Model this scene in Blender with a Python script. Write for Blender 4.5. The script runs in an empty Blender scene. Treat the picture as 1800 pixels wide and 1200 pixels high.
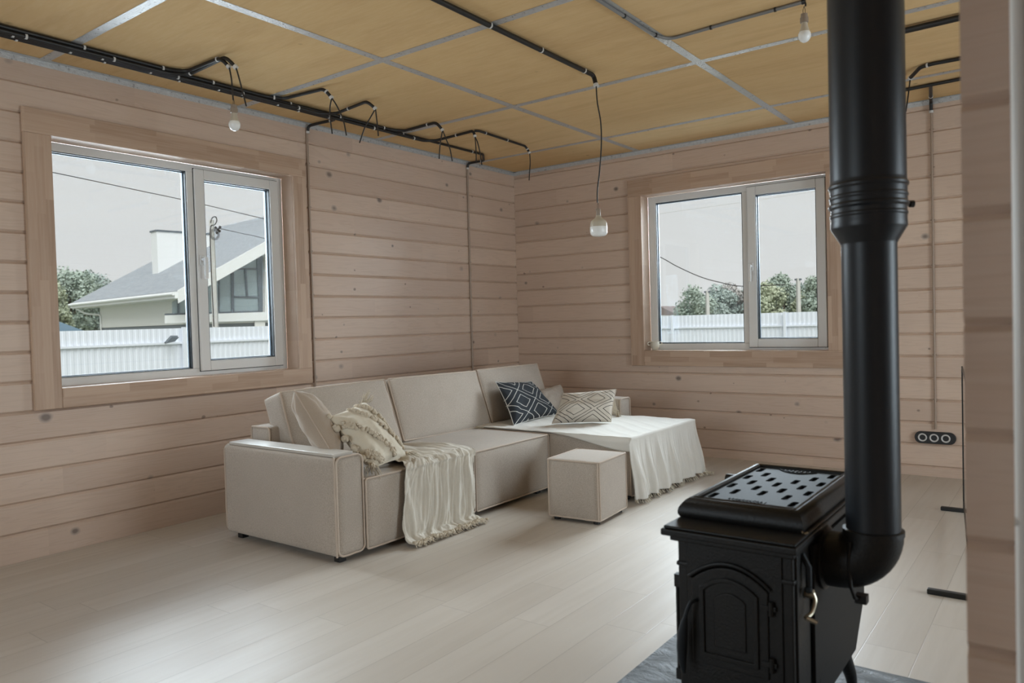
import bpy, bmesh, math, random
from math import sin, cos, pi, radians, sqrt
from mathutils import Vector, Matrix, noise
from mathutils.geometry import delaunay_2d_cdt
random.seed(7)
V = Vector
SC = bpy.context.scene
COL = SC.collection

# ------------------------------------------------------------------ camera
YAW, PIT, ROL = radians(36.6757), radians(1.4949), radians(-1.6136)
FPX = 1325.66
CH = 1.2
Fv = V((-sin(YAW)*cos(PIT), cos(YAW)*cos(PIT), -sin(PIT)))
_r = Fv.cross(V((0, 0, 1))).normalized(); _u = _r.cross(Fv)
Rv = _r*cos(ROL)+_u*sin(ROL); Uv = -_r*sin(ROL)+_u*cos(ROL)
camd = bpy.data.cameras.new('camera'); cam = bpy.data.objects.new('camera', camd); COL.objects.link(cam)
cam.matrix_world = Matrix(((Rv.x, Uv.x, -Fv.x, 0), (Rv.y, Uv.y, -Fv.y, 0), (Rv.z, Uv.z, -Fv.z, CH), (0, 0, 0, 1)))
camd.sensor_width = 36; camd.lens = FPX/1800*36; camd.clip_start = .05; camd.clip_end = 400
camd.dof.use_dof = True; camd.dof.focus_distance = 5.4; camd.dof.aperture_fstop = 3.8
SC.camera = cam

# ------------------------------------------------------------------ light
SC.view_settings.view_transform = 'Standard'
SC.view_settings.look = 'None'
SC.view_settings.gamma = 1
SC.view_settings.use_curve_mapping = False
SC.view_settings.exposure = 0.11
w = bpy.data.worlds.new('overcast_sky'); SC.world = w; w.use_nodes = True
wn = w.node_tree; bgn = wn.nodes['Background']
tc = wn.nodes.new('ShaderNodeTexCoord'); sx = wn.nodes.new('ShaderNodeSeparateXYZ'); rp = wn.nodes.new('ShaderNodeValToRGB')
wn.links.new(tc.outputs['Generated'], sx.inputs[0]); wn.links.new(sx.outputs['Z'], rp.inputs[0]); wn.links.new(rp.outputs[0], bgn.inputs[0])
rp.color_ramp.elements[0].position = 0.0; rp.color_ramp.elements[0].color = (.72, .705, .70, 1)
rp.color_ramp.elements[1].position = .6; rp.color_ramp.elements[1].color = (.64, .655, .67, 1)
bgn.inputs[1].default_value = 1.0

def sun(name, az_to, elev, strength, angle, colr=(1, 1, 1)):
    d = bpy.data.lights.new(name, 'SUN'); d.energy = strength; d.angle = radians(angle); d.color = colr
    o = bpy.data.objects.new(name, d); COL.objects.link(o)
    dirv = V((cos(radians(az_to))*cos(radians(elev)), sin(radians(az_to))*cos(radians(elev)), -sin(radians(elev))))
    o.rotation_euler = dirv.to_track_quat('-Z', 'Y').to_euler(); o.location = (0, 0, 12)
    return o
sun('outdoor_fill_sun', 140, 48, 2.75, 50, (1, .98, .95))  # added soft sun from the camera side, brightens the fences outdoors

def area_lamp(name, loc, direction, sx_, sy_, power, colr=(.81, .905, 1.0), spread=150):
    d = bpy.data.lights.new(name, 'AREA'); d.shape = 'RECTANGLE'; d.size = sx_; d.size_y = sy_; d.energy = power; d.color = colr
    o = bpy.data.objects.new(name, d); COL.objects.link(o)
    o.location = loc; o.rotation_euler = V(direction).to_track_quat('-Z', 'Y').to_euler()
    d.spread = radians(spread)
    o.visible_camera = False
    return o
area_lamp('daylight_west_window', (-5.26, 3.05, 1.88), (1, -.30, -.62), 1.9, 1.45, 140)
area_lamp('daylight_north_window', (-2.30, 7.30, 2.40), (0, -1, -.95), 1.9, 2.0, 300)
area_lamp('fill_east_window', (2.95, 3.9, 1.25), (-1, 0, -.0), 1.8, 2.1, 128, spread=180)  # fill lamp at an added, unseen window on the right
area_lamp('fill_south_window', (-2.85, -2.40, 1.45), (0, 1, -.05), 1.9, 1.6, 90, spread=180)  # fill lamp at an added window behind the camera, out of view

# ------------------------------------------------------------------ placing helpers
def ray(x, y): return Rv*((x-900)/FPX)+Uv*((600-y)/FPX)+Fv
def onz(x, y, z): d = ray(x, y); return V((0, 0, CH))+d*((z-CH)/d.z)
def onx(x, y, X): d = ray(x, y); return V((0, 0, CH))+d*(X/d.x)
def ony(x, y, Y): d = ray(x, y); return V((0, 0, CH))+d*(Y/d.y)
def att(x, y, t): return V((0, 0, CH))+ray(x, y)*t
def dep(p): return (V(p)-V((0, 0, CH))).dot(Fv)
def onpl(x, y, p0, n):
    d = ray(x, y); o = V((0, 0, CH)); return o+d*((V(p0)-o).dot(n)/d.dot(n))

# ------------------------------------------------------------------ materials
MATS = {}
class NT:
    def __init__(s, name, rough=.6, spec=.5, metal=0):
        s.m = bpy.data.materials.new(name); s.m.use_nodes = True; s.t = s.m.node_tree
        s.b = s.t.nodes['Principled BSDF']; s.b.inputs['Roughness'].default_value = rough
        s.b.inputs['Specular IOR Level'].default_value = spec; s.b.inputs['Metallic'].default_value = metal
        MATS[name] = s.m
    def n(s, typ, **kw):
        nd = s.t.nodes.new('ShaderNode'+typ)
        for k, v in kw.items(): setattr(nd, k, v)
        return nd
    def l(s, a, b): s.t.links.new(a, b)
    def inp(s, sock, v):
        if v is None: return
        if hasattr(v, 'is_linked'): s.l(v, sock)
        else: sock.default_value = v
    def math(s, op, a, b=None, c=None, clamp=False):
        nd = s.n('Math', operation=op); nd.use_clamp = clamp
        s.inp(nd.inputs[0], a); s.inp(nd.inputs[1], b)
        if c is not None: s.inp(nd.inputs[2], c)
        return nd.outputs[0]
    def obj(s):
        return s.n('TexCoord').outputs['Object']
    def uv(s): return s.n('TexCoord').outputs['UV']
    def sep(s, v): nd = s.n('SeparateXYZ'); s.l(v, nd.inputs[0]); return nd.outputs
    def comb(s, x, y, z):
        nd = s.n('CombineXYZ'); s.inp(nd.inputs[0], x); s.inp(nd.inputs[1], y); s.inp(nd.inputs[2], z); return nd.outputs[0]
    def noise(s, vec, scale, detail=3, rough=.5, dist=0):
        nd = s.n('TexNoise'); s.l(vec, nd.inputs['Vector']); nd.inputs['Scale'].default_value = scale
        nd.inputs['Detail'].default_value = detail; nd.inputs['Roughness'].default_value = rough; nd.inputs['Distortion'].default_value = dist
        return nd.outputs['Fac']
    def ramp(s, f, stops):
        nd = s.n('ValToRGB'); s.l(f, nd.inputs[0]); cr = nd.color_ramp
        while len(cr.elements) < len(stops): cr.elements.new(.5)
        for e, (p, c) in zip(cr.elements, stops):
            e.position = p; e.color = (*c, 1) if len(c) == 3 else c
        return nd.outputs[0]
    def maprange(s, f, a, b, c=0, d=1):
        nd = s.n('MapRange'); s.inp(nd.inputs[0], f)
        for i, v in enumerate((a, b, c, d)): nd.inputs[i+1].default_value = v
        return nd.outputs[0]
    def mix(s, f, a, b, mode='MIX'):
        nd = s.n('Mix', data_type='RGBA', blend_type=mode)
        s.inp(nd.inputs[0], f)
        for sock, v in ((nd.inputs[6], a), (nd.inputs[7], b)):
            if isinstance(v, tuple): sock.default_value = (*v, 1)
            else: s.l(v, sock)
        return nd.outputs[2]
    def col(s, v):
        if isinstance(v, tuple): s.b.inputs['Base Color'].default_value = (*v, 1)
        else: s.l(v, s.b.inputs['Base Color'])
    def bump(s, h, strength=.3, dist=.01):
        nd = s.n('Bump'); nd.inputs['Strength'].default_value = strength; nd.inputs['Distance'].default_value = dist
        s.l(h, nd.inputs['Height']); s.l(nd.outputs[0], s.b.inputs['Normal'])
    def rough(s, v): s.l(v, s.b.inputs['Roughness'])
    def white(s, vec):
        nd = s.n('TexWhiteNoise', noise_dimensions='3D'); s.l(vec, nd.inputs['Vector']); return nd.outputs['Value']
    def stretch(s, v, sc):
        nd = s.n('VectorMath', operation='MULTIPLY'); s.l(v, nd.inputs[0]); nd.inputs[1].default_value = sc; return nd.outputs[0]

def plain(name, c, rough=.5, metal=0, spec=.5, bump=0, bscale=200, var=0):
    t = NT(name, rough, spec, metal)
    if var:
        f = t.noise(t.obj(), 6, 4)
        t.col(t.mix(f, tuple(x*(1-var) for x in c), tuple(min(1, x*(1+var)) for x in c)))
    else: t.col(c)
    if bump: t.bump(t.noise(t.obj(), bscale, 3), bump, .002)
    return t.m

def board_mat(name, along, phase, pitch=.16, base=((.56, .405, .31), (.66, .495, .385)), knot=1.0):
    """whitewashed pine boards: 'along' = 0 for boards along x, 1 for boards along y"""
    t = NT(name, .42, .35)
    o = t.obj(); s = t.sep(o)
    a = s[along]; z = s[2]
    row = t.math('FLOOR', t.math('DIVIDE', t.math('SUBTRACT', z, phase), pitch))
    rnd = t.white(t.comb(row, 3.1, 0.7))
    seg = t.math('FLOOR', t.math('ADD', t.math('DIVIDE', a, 1.7), t.math('MULTIPLY', rnd, 7.0)))
    rnd2 = t.white(t.comb(row, seg, 1.3))
    rnd3 = t.white(t.comb(seg, row, 5.3))
    av = t.math('ADD', a, t.math('MULTIPLY', rnd2, 13.0))
    vec = t.comb(t.math('MULTIPLY', av, 1.0), t.math('MULTIPLY', z, 1.0), row)
    # grain: cathedral lines
    gv = t.comb(t.math('MULTIPLY', av, .9), t.math('MULTIPLY', z, 13.0), row)
    warp = t.noise(gv, 1.0, 3, .55, .6)
    rings = t.math('SINE', t.math('MULTIPLY', warp, 60.0))
    fine = t.noise(t.comb(t.math('MULTIPLY', av, 6.0), t.math('MULTIPLY', z, 160.0), row), 1.0, 3)
    cloud = t.noise(vec, 1.4, 3)
    c = t.mix(t.math('MULTIPLY', rnd2, 1.0), base[0], base[1])
    c = t.mix(t.maprange(rings, .2, 1.0, 0, .16), c, (.38, .25, .17))
    c = t.mix(t.maprange(fine, .35, .75, 0, .22), c, (.70, .60, .52))
    c = t.mix(t.maprange(cloud, .42, .68, 0, .4), c, (.54, .405, .32))
    # knots
    zf = t.math('MULTIPLY', t.math('FRACT', t.math('DIVIDE', t.math('SUBTRACT', z, phase), pitch)), pitch)
    wx = t.math('ADD', av, t.math('MULTIPLY', t.math('SUBTRACT', t.noise(vec, 40, 2), .5), .012))
    def knots(c, k, thr, rmax, amt, col, off):
        vor = t.n('TexVoronoi', voronoi_dimensions='3D', feature='F1'); vor.inputs['Randomness'].default_value = 1; vor.inputs['Scale'].default_value = 1
        t.l(t.comb(t.math('MULTIPLY', wx, k*.8), t.math('ADD', t.math('MULTIPLY', zf, k), off), t.math('MULTIPLY', row, 3.71)), vor.inputs['Vector'])
        vs = t.sep(vor.outputs['Color'])
        size = t.maprange(vs[0], thr, 1.0, .0, rmax)
        kf = t.math('MULTIPLY', t.math('SUBTRACT', 1.0, t.math('DIVIDE', vor.outputs['Distance'], t.math('ADD', size, .0001)), clamp=True), 2.4*knot, clamp=True)
        return t.mix(t.math('MULTIPLY', kf, amt), c, col)
    c = knots(c, 5.2, .15, .18, .65, (.26, .215, .185), 0.3)
    c = knots(c, 5.2, .30, .12, .70, (.15, .105, .085), 0.3)
    c = knots(c, 11.0, .66, .15, .70, (.17, .115, .09), 7.3)
    t.col(c)
    t.rough(t.maprange(fine, .3, .7, .34, .5))
    h = t.math('ADD', t.math('MULTIPLY', fine, .5), t.math('MULTIPLY', warp, .4))
    t.bump(h, .25, .002)
    return t.m
M_wallL = board_mat('whitewashed_boards_y', 1, .15)
M_wallB = board_mat('whitewashed_boards_x', 0, .07)

def stave_mat(name, along, across, base=((.40, .26, .175), (.54, .375, .27))):
    """finger-jointed glued staves"""
    t = NT(name, .45, .35); s = t.sep(t.obj())
    a, b = s[along], s[across]
    row = t.math('FLOOR', t.math('DIVIDE', b, .045)); r = t.white(t.comb(row, 1.7, .3))
    seg = t.math('FLOOR', t.math('ADD', t.math('DIVIDE', a, .36), t.math('MULTIPLY', r, 9.0)))
    r2 = t.white(t.comb(row, seg, 2.2))
    c = t.mix(r2, base[0], base[1])
    f = t.noise(t.comb(t.math('MULTIPLY', a, 4.0), t.math('MULTIPLY', b, 90.0), r2), 1, 3)
    c = t.mix(t.maprange(f, .35, .7, 0, .35), c, (.60, .45, .345))
    t.col(c); t.bump(f, .15, .001); return t.m
M_trimLz = stave_mat('stave_trim_vertical_left', 2, 1)
M_trimLy = stave_mat('stave_trim_horizontal_left', 1, 2)
M_trimBz = stave_mat('stave_trim_vertical_back', 2, 0)
M_trimBx = stave_mat('stave_trim_horizontal_back', 0, 2)

def floor_mat():
    t = NT('pale_laminate', .3, .45); s = t.sep(t.obj()); x, y = s[0], s[1]
    rx = t.math('DIVIDE', t.math('ADD', x, 3.569), .1737); row = t.math('FLOOR', rx)
    r = t.white(t.comb(row, .3, .9)); yy = t.math('ADD', t.math('DIVIDE', y, 1.29), t.math('MULTIPLY', r, 5.0))
    seg = t.math('FLOOR', yy); r2 = t.white(t.comb(row, seg, .5))
    c = t.mix(r2, (.535, .475, .41), (.60, .54, .475))
    g = t.noise(t.comb(t.math('MULTIPLY', x, 22.0), t.math('MULTIPLY', y, 1.6), t.math('MULTIPLY', r2, 9.0)), 1, 4, .55, .4)
    c = t.mix(t.maprange(g, .4, .7, 0, .35), c, (.49, .42, .35))
    fx = t.math('FRACT', rx); fy = t.math('FRACT', yy)
    ex = t.math('MULTIPLY', t.math('MINIMUM', fx, t.math('SUBTRACT', 1.0, fx)), .1737)
    ey = t.math('MULTIPLY', t.math('MINIMUM', fy, t.math('SUBTRACT', 1.0, fy)), 1.29)
    e = t.math('MINIMUM', ex, ey)
    seam = t.math('SUBTRACT', 1.0, t.math('DIVIDE', e, .0022), clamp=True)
    t.col(t.mix(t.math('MULTIPLY', seam, .55), c, (.22, .175, .14)))
    t.rough(t.maprange(g, .3, .7, .38, .48))
    t.bump(t.math('SUBTRACT', t.math('MULTIPLY', g, .12), seam), .25, .0015)
    return t.m
M_floor = floor_mat()

def ply_mat():
    t = NT('birch_plywood', .9, .05); o = t.obj(); s = t.sep(o)
    i = t.math('FLOOR', t.math('DIVIDE', t.math('ADD', s[0], 4.455), 1.35)); j = t.math('FLOOR', t.math('DIVIDE', t.math('SUBTRACT', s[1], .595), 1.2255))
    r = t.white(t.comb(i, j, .4))
    c = t.mix(r, (.66, .45, .225), (.73, .51, .27))
    g = t.noise(t.comb(t.math('MULTIPLY', s[0], 1.2), t.math('MULTIPLY', s[1], 7.0), r), 1, 4, .6, .8)
    c = t.mix(t.maprange(g, .45, .72, 0, .5), c, (.54, .34, .165))
    g2 = t.noise(t.comb(t.math('MULTIPLY', s[0], 9.0), t.math('MULTIPLY', s[1], 60.0), r), 1, 3)
    c = t.mix(t.maprange(g2, .4, .7, 0, .25), c, (.76, .57, .33))
    v = t.n('TexVoronoi'); v.inputs['Scale'].default_value = 2.4; t.l(o, v.inputs['Vector'])
    k = t.math('SUBTRACT', 1.0, t.math('DIVIDE', v.outputs['Distance'], .05), clamp=True)
    c = t.mix(t.math('MULTIPLY', k, .6), c, (.14, .07, .035))
    t.col(c); t.bump(g2, .1, .001); return t.m
M_ply = ply_mat()

def tape_mat():
    t = NT('foil_joint_tape', .38, .6, .35); o = t.obj()
    f = t.noise(o, 55, 3); t.col(t.mix(f, (.40, .39, .385), (.68, .68, .67))); t.bump(t.noise(o, 120, 3), .8, .004); t.rough(t.maprange(f, .3, .7, .25, .5)); return t.m
M_tape = tape_mat()

def fabric_mat(name, c1, c2, scale=420, bs=.35, rough=.95):
    t = NT(name, rough, .15); o = t.obj()
    t.b.inputs['Sheen Weight'].default_value = .25; t.b.inputs['Sheen Roughness'].default_value = .5
    f = t.noise(o, scale, 3, .7); g = t.noise(o, 5, 3)
    w1 = t.noise(t.stretch(o, (900, 900, 90)), 1, 1)
    c = t.mix(t.maprange(f, .3, .7), c1, c2)
    c = t.mix(t.maprange(g, .4, .7, 0, .18), c, tuple(x*.86 for x in c1))
    c = t.mix(t.maprange(w1, .45, .7, 0, .2), c, tuple(min(1, x*1.15) for x in c2))
    t.col(c); t.bump(t.math('ADD', f, w1), bs, .0015); return t.m
M_sofa = fabric_mat('greige_chenille', (.37, .305, .25), (.55, .475, .40), 210, .7)
M_pipe = fabric_mat('greige_piping', (.50, .40, .32), (.58, .475, .385), 600)
M_velvet = fabric_mat('greige_velvet', (.40, .32, .25), (.48, .39, .31), 500, .2, .8)
M_cream = fabric_mat('cream_cotton', (.62, .54, .42), (.72, .65, .53), 500, .5)
M_tuft = fabric_mat('cream_tufting', (.56, .46, .34), (.70, .61, .48), 260, 1.0)
M_muslin = fabric_mat('muslin', (.60, .545, .46), (.68, .62, .53), 500, .5)
M_white = fabric_mat('ivory_gauze', (.68, .64, .58), (.76, .73, .67), 500, .5)

def diamond_mat(name, ground, line, cells, w, second):
    t = NT(name, .9, .15); s = t.sep(t.uv()); u, v = s[0], s[1]
    wob = t.math('MULTIPLY', t.math('SUBTRACT', t.noise(t.uv(), 7, 2), .5), .02)
    p = t.math('MULTIPLY', t.math('ADD', t.math('ADD', u, v), wob), cells)
    q = t.math('MULTIPLY', t.math('ADD', t.math('SUBTRACT', u, v), wob), cells)
    fp = t.math('ABSOLUTE', t.math('SUBTRACT', t.math('FRACT', t.math('ADD', p, 20.0)), .5))
    fq = t.math('ABSOLUTE', t.math('SUBTRACT', t.math('FRACT', t.math('ADD', q, 20.0)), .5))
    m = t.math('MAXIMUM', fp, fq)
    l1 = t.math('LESS_THAN', t.math('ABSOLUTE', t.math('SUBTRACT', m, .5-second[0])), w)
    l2 = t.math('LESS_THAN', t.math('ABSOLUTE', t.math('SUBTRACT', m, .5-second[1])), w)
    f = t.math('MAXIMUM', l1, l2)
    g = t.noise(t.uv(), 300, 2)
    c = t.mix(g, tuple(x*.85 for x in ground), tuple(x*1.15 for x in ground))
    t.col(t.mix(f, c, line)); t.bump(t.math('ADD', g, f), .4, .002); return t.m
M_navy = diamond_mat('navy_diamond_print', (.033, .037, .043), (.52, .50, .46), 1.75, .016, (0.0, .22))
M_wdia = diamond_mat('ivory_diamond_print', (.63, .57, .49), (.05, .042, .038), 1.5, .014, (.07, .25))

def slate_mat():
    t = NT('slate_tile', .35, .5); o = t.obj()
    f = t.noise(t.stretch(o, (9, 14, 9)), 1, 7, .65, 1.2)
    t.col(t.mix(f, (.07, .085, .10), (.23, .25, .275))); t.bump(f, 1.0, .02); t.rough(t.maprange(f, .3, .7, .25, .55)); return t.m
M_slate = slate_mat()
M_iron = plain('black_cast_iron', (.0085, .0078, .0072), .45, 0, .3, .5, 160)
M_irong = plain('satin_iron_grille', (.018, .021, .024), .6, 0, .15, .25, 200)
M_sheet = plain('grey_heat_shield', (.014, .0135, .013), .6, 0, .2)
M_flue = plain('black_enamel_flue', (.011, .013, .016), .38, 0, .35, .06, 60)
M_brass = plain('worn_nickel', (.42, .37, .28), .3, .9)
M_pvc = plain('white_pvc', (.72, .70, .67), .32, 0, .5)
M_gask = plain('rubber_gasket', (.02, .025, .03), .5)
M_spacer = plain('aluminium_spacer', (.13, .16, .19), .6, 0)
M_cond = plain('black_corrugated_conduit', (.011, .010, .010), .45)
M_clip = plain('pale_plastic_clip', (.62, .60, .57), .45)
M_wire = plain('black_wire', (.016, .012, .010), .5)
M_browncond = plain('brown_wall_conduit', (.36, .265, .20), .4)
M_greycond = plain('grey_conduit', (.21, .205, .20), .42)
M_sock = plain('bulb_socket', (.28, .22, .17), .5)
M_bhouse = plain('bulb_housing', (.52, .46, .37), .35)
M_bdiff = plain('opal_diffuser', (.86, .86, .84), .25)
M_black = plain('matt_black', (.012, .012, .012), .45)
M_dark = plain('stove_interior', (.004, .004, .004), .9)
M_ceram = plain('cream_ceramic', (.60, .55, .45), .3, 0, .5, .3, 40, .08)
M_rimwhite = plain('socket_white_plastic', (.62, .60, .58), .35)
M_tabletop = plain('whitewashed_armboard', (.55, .51, .46), .35, 0, .5, .15, 60, .08)
M_fence = plain('pale_blue_metal_fence', (.77, .81, .885), .5)
M_rend = plain('white_render', (.80, .80, .78), .8)
M_greyrend = plain('grey_plinth_render', (.22, .25, .28), .8)
M_fascia = plain('white_fascia', (.84, .85, .85), .5)
M_conc = plain('pale_concrete', (.56, .55, .52), .9, 0, .2, .3, 40, .1)
M_winframe = plain('anthracite_frame', (.12, .145, .17), .5)
M_ground = plain('gravel_and_grass', (.22, .24, .17), .95, 0, .2, .5, 8, .3)
M_brownroof = plain('far_brown_roof', (.26, .21, .20), .8)
M_blueroof = plain('blue_metal_roof', (.20, .30, .40), .5)
M_bark = plain('bark', (.16, .13, .10), .9)
def shingle_mat():
    t = NT('grey_shingles', .85, .2); o = t.obj()
    b = t.n('TexBrick'); t.l(t.uv(), b.inputs['Vector']); b.inputs['Scale'].default_value = 1
    b.inputs['Brick Width'].default_value = .35; b.inputs['Row Height'].default_value = .16; b.inputs['Mortar Size'].default_value = .02
    b.inputs['Color1'].default_value = (.36, .385, .415, 1); b.inputs['Color2'].default_value = (.44, .465, .49, 1); b.inputs['Mortar'].default_value = (.20, .22, .245, 1)
    t.l(b.outputs['Color'], t.b.inputs['Base Color']); return t.m
M_shing = shingle_mat()
def leaf_mat(name, c1, c2):
    t = NT(name, .8, .2); f = t.noise(t.obj(), .55, 3); t.col(t.mix(t.maprange(f, .35, .65), c1, c2)); return t.m
M_hazeleaf = [leaf_mat('hazed_foliage_green', (.36, .43, .37), (.45, .52, .45)), leaf_mat('hazed_foliage_blue_green', (.38, .46, .43), (.46, .53, .50)),  # leaf colours paled, outdoor haze is painted into them
          leaf_mat('hazed_foliage_yellow_green', (.46, .51, .37), (.55, .58, .44)), leaf_mat('hazed_foliage_grey_brown', (.44, .42, .40), (.50, .47, .45))]

def glass_mat(name, tint=(.96, .985, .985), refl=1.45):
    m = bpy.data.materials.new(name); m.use_nodes = True; t = m.node_tree; t.nodes.clear()
    out = t.nodes.new('ShaderNodeOutputMaterial'); tr = t.nodes.new('ShaderNodeBsdfTransparent'); gl = t.nodes.new('ShaderNodeBsdfGlossy')
    mx = t.nodes.new('ShaderNodeMixShader'); fr = t.nodes.new('ShaderNodeFresnel'); fr.inputs[0].default_value = refl
    tr.inputs[0].default_value = (*tint, 1); gl.inputs['Roughness'].default_value = .0; gl.inputs[0].default_value = (.9, .95, 1, 1)
    t.links.new(fr.outputs[0], mx.inputs[0]); t.links.new(tr.outputs[0], mx.inputs[1]); t.links.new(gl.outputs[0], mx.inputs[2]); t.links.new(mx.outputs[0], out.inputs[0])
    return m
M_glass = glass_mat('window_glass')
t_ = NT('house_glass', .05, .8); t_.col((.30, .38, .40)); M_hglass = t_.m

# ------------------------------------------------------------------ mesh helpers
class MB:
    def __init__(s, xf=None): s.v = []; s.f = []; s.uvs = {}; s.xf = xf; s.mi = []
    def quad(s, a, b, c, d):
        n = len(s.v); s.v += [V(a), V(b), V(c), V(d)]; s.f.append((n, n+1, n+2, n+3))
    def poly(s, pts):
        n = len(s.v); s.v += [V(p) for p in pts]; s.f.append(tuple(range(n, n+len(pts))))
    def box(s, x0, y0, z0, x1, y1, z1):
        n = len(s.v)
        s.v += [V(p) for p in ((x0, y0, z0), (x1, y0, z0), (x1, y1, z0), (x0, y1, z0), (x0, y0, z1), (x1, y0, z1), (x1, y1, z1), (x0, y1, z1))]
        s.f += [tuple(n+i for i in q) for q in ((0, 3, 2, 1), (4, 5, 6, 7), (0, 1, 5, 4), (1, 2, 6, 5), (2, 3, 7, 6), (3, 0, 4, 7))]
        return s
    def grid(s, fn, nu, nv, closeu=False, uv=False):
        n = len(s.v)
        for i in range(nu+(0 if closeu else 1)):
            for j in range(nv+1):
                s.v.append(V(fn(i/nu, j/nv)))
        mu = nu if closeu else nu+1
        for i in range(nu):
            for j in range(nv):
                a = n+(i % mu)*(nv+1)+j; b = n+((i+1) % mu)*(nv+1)+j
                s.f.append((a, b, b+1, a+1))
                if uv: s.uvs[len(s.f)-1] = [(i/nu, j/nv), ((i+1)/nu, j/nv), ((i+1)/nu, (j+1)/nv), (i/nu, (j+1)/nv)]
        return s
    def tube(s, path, r, n=8, closed=False, rf=None):
        path = [V(p) for p in path]; L = len(path); rings = []
        up = None
        for i, p in enumerate(path):
            if closed: d = path[(i+1) % L]-path[i-1]
            else: d = path[min(i+1, L-1)]-path[max(i-1, 0)]
            if d.length < 1e-9: d = V((0, 0, 1))
            d.normalize()
            if up is None:
                up = V((0, 0, 1)) if abs(d.z) < .9 else V((1, 0, 0))
            a = (up-d*up.dot(d))
            if a.length < 1e-6: a = V((1, 0, 0)).cross(d)
            a.normalize(); up = a; b = d.cross(a)
            rr = r if rf is None else rf(i/(L-1))
            base = len(s.v); rings.append(base)
            for k in range(n):
                an = 2*pi*k/n; s.v.append(p+a*cos(an)*rr+b*sin(an)*rr)
        for i in range(L if closed else L-1):
            A, B = rings[i], rings[(i+1) % L]
            for k in range(n): s.f.append((A+k, A+(k+1) % n, B+(k+1) % n, B+k))
        if not closed:
            s.f.append(tuple(rings[0]+k for k in reversed(range(n)))); s.f.append(tuple(rings[-1]+k for k in range(n)))
        return s
    def lathe(s, prof, c, n=32, axis='z', a0=0, a1=2*pi):
        """prof: (r, h) list along axis from centre c"""
        c = V(c); full = abs(a1-a0-2*pi) < 1e-6
        def pt(r, h, an):
            u, v = r*cos(an), r*sin(an)
            return c+{'z': V((u, v, h)), 'x': V((h, u, v)), 'y': V((v, h, u))}[axis]
        base = len(s.v); m = len(prof); N = n if full else n+1
        for i in range(N):
            an = a0+(a1-a0)*i/n
            for r, h in prof: s.v.append(pt(r, h, an))
        for i in range(n):
            A = base+i*m; B = base+((i+1) % N)*m
            for j in range(m-1):
                s.f.append((A+j, B+j, B+j+1, A+j+1))
        return s
    def build(s, name, mat, parent=None, bevel=0, segs=2, smooth=None, weld=0, sub=0, angle=40, shift=True):
        vs = s.v if s.xf is None else [s.xf @ v for v in s.v]
        if parent is not None and shift:
            off = V((0, 0, 0)); q = parent
            while q is not None: off += q.location; q = q.parent
            vs = [v-off for v in vs]
        me = bpy.data.meshes.new(name); me.from_pydata([tuple(v) for v in vs], [], s.f)
        if s.uvs:
            ul = me.uv_layers.new(name='UVMap')
            for p in me.polygons:
                u = s.uvs.get(p.index)
                if u:
                    for li, c in zip(p.loop_indices, u): ul.data[li].uv = c
        if weld:
            bm = bmesh.new(); bm.from_mesh(me); bmesh.ops.remove_doubles(bm, verts=bm.verts, dist=weld)
            bmesh.ops.recalc_face_normals(bm, faces=bm.faces); bm.to_mesh(me); bm.free()
        me.materials.append(mat)
        if smooth is None: smooth = not bevel
        if smooth:
            for p in me.polygons: p.use_smooth = True
            me.set_sharp_from_angle(angle=radians(angle))
        o = bpy.data.objects.new(name, me); COL.objects.link(o)
        if parent is not None: o.parent = parent
        if bevel:
            b = o.modifiers.new('bevel', 'BEVEL'); b.width = bevel; b.segments = segs; b.limit_method = 'ANGLE'; b.angle_limit = radians(35)
        if sub:
            b = o.modifiers.new('sub', 'SUBSURF'); b.levels = sub; b.render_levels = sub
        return o

def tag(o, label=None, cat=None, group=None, kind=None):
    if label: o['label'] = label
    if cat: o['category'] = cat
    if group: o['group'] = group
    if kind: o['kind'] = kind
    return o
def thing(name, label, cat, loc=(0, 0, 0), group=None, kind=None):
    o = bpy.data.objects.new(name, None); COL.objects.link(o); o.location = loc; o.empty_display_size = .1
    return tag(o, label, cat, group, kind)
def boxo(name, mat, parent, b, bevel=.002, **k):
    return MB().box(*b).build(name, mat, parent, bevel=bevel, **k)
def ext_curve(loops, thick, bev=0):
    """filled outline(s) with holes in 2D, extruded: returns (verts, faces)"""
    cu = bpy.data.curves.new('tmp', 'CURVE'); cu.dimensions = '2D'; cu.fill_mode = 'BOTH'; cu.extrude = thick/2
    if bev: cu.bevel_depth = bev; cu.bevel_resolution = 2
    for lp in loops:
        sp = cu.splines.new('POLY'); sp.points.add(len(lp)-1); sp.use_cyclic_u = True
        for i, p in enumerate(lp): sp.points[i].co = (p[0], p[1], 0, 1)
    o = bpy.data.objects.new('tmp', cu); COL.objects.link(o)
    dg = bpy.context.evaluated_depsgraph_get(); me = bpy.data.meshes.new_from_object(o.evaluated_get(dg))
    vs = [v.co.copy() for v in me.vertices]; fs = [tuple(p.vertices) for p in me.polygons]
    bpy.data.objects.remove(o); bpy.data.curves.remove(cu); bpy.data.meshes.remove(me)
    return vs, fs
def add_raw(mb, vf, fn):
    n = len(mb.v); mb.v += [V(fn(v)) for v in vf[0]]; mb.f += [tuple(n+i for i in f) for f in vf[1]]; return mb
def rrect(x0, y0, x1, y1, r, n=5):
    pts = []
    for cx, cy, a in ((x1-r, y1-r, 0), (x0+r, y1-r, 90), (x0+r, y0+r, 180), (x1-r, y0+r, 270)):
        for i in range(n+1):
            an = radians(a+90*i/n); pts.append((cx+r*cos(an), cy+r*sin(an)))
    return pts
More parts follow.
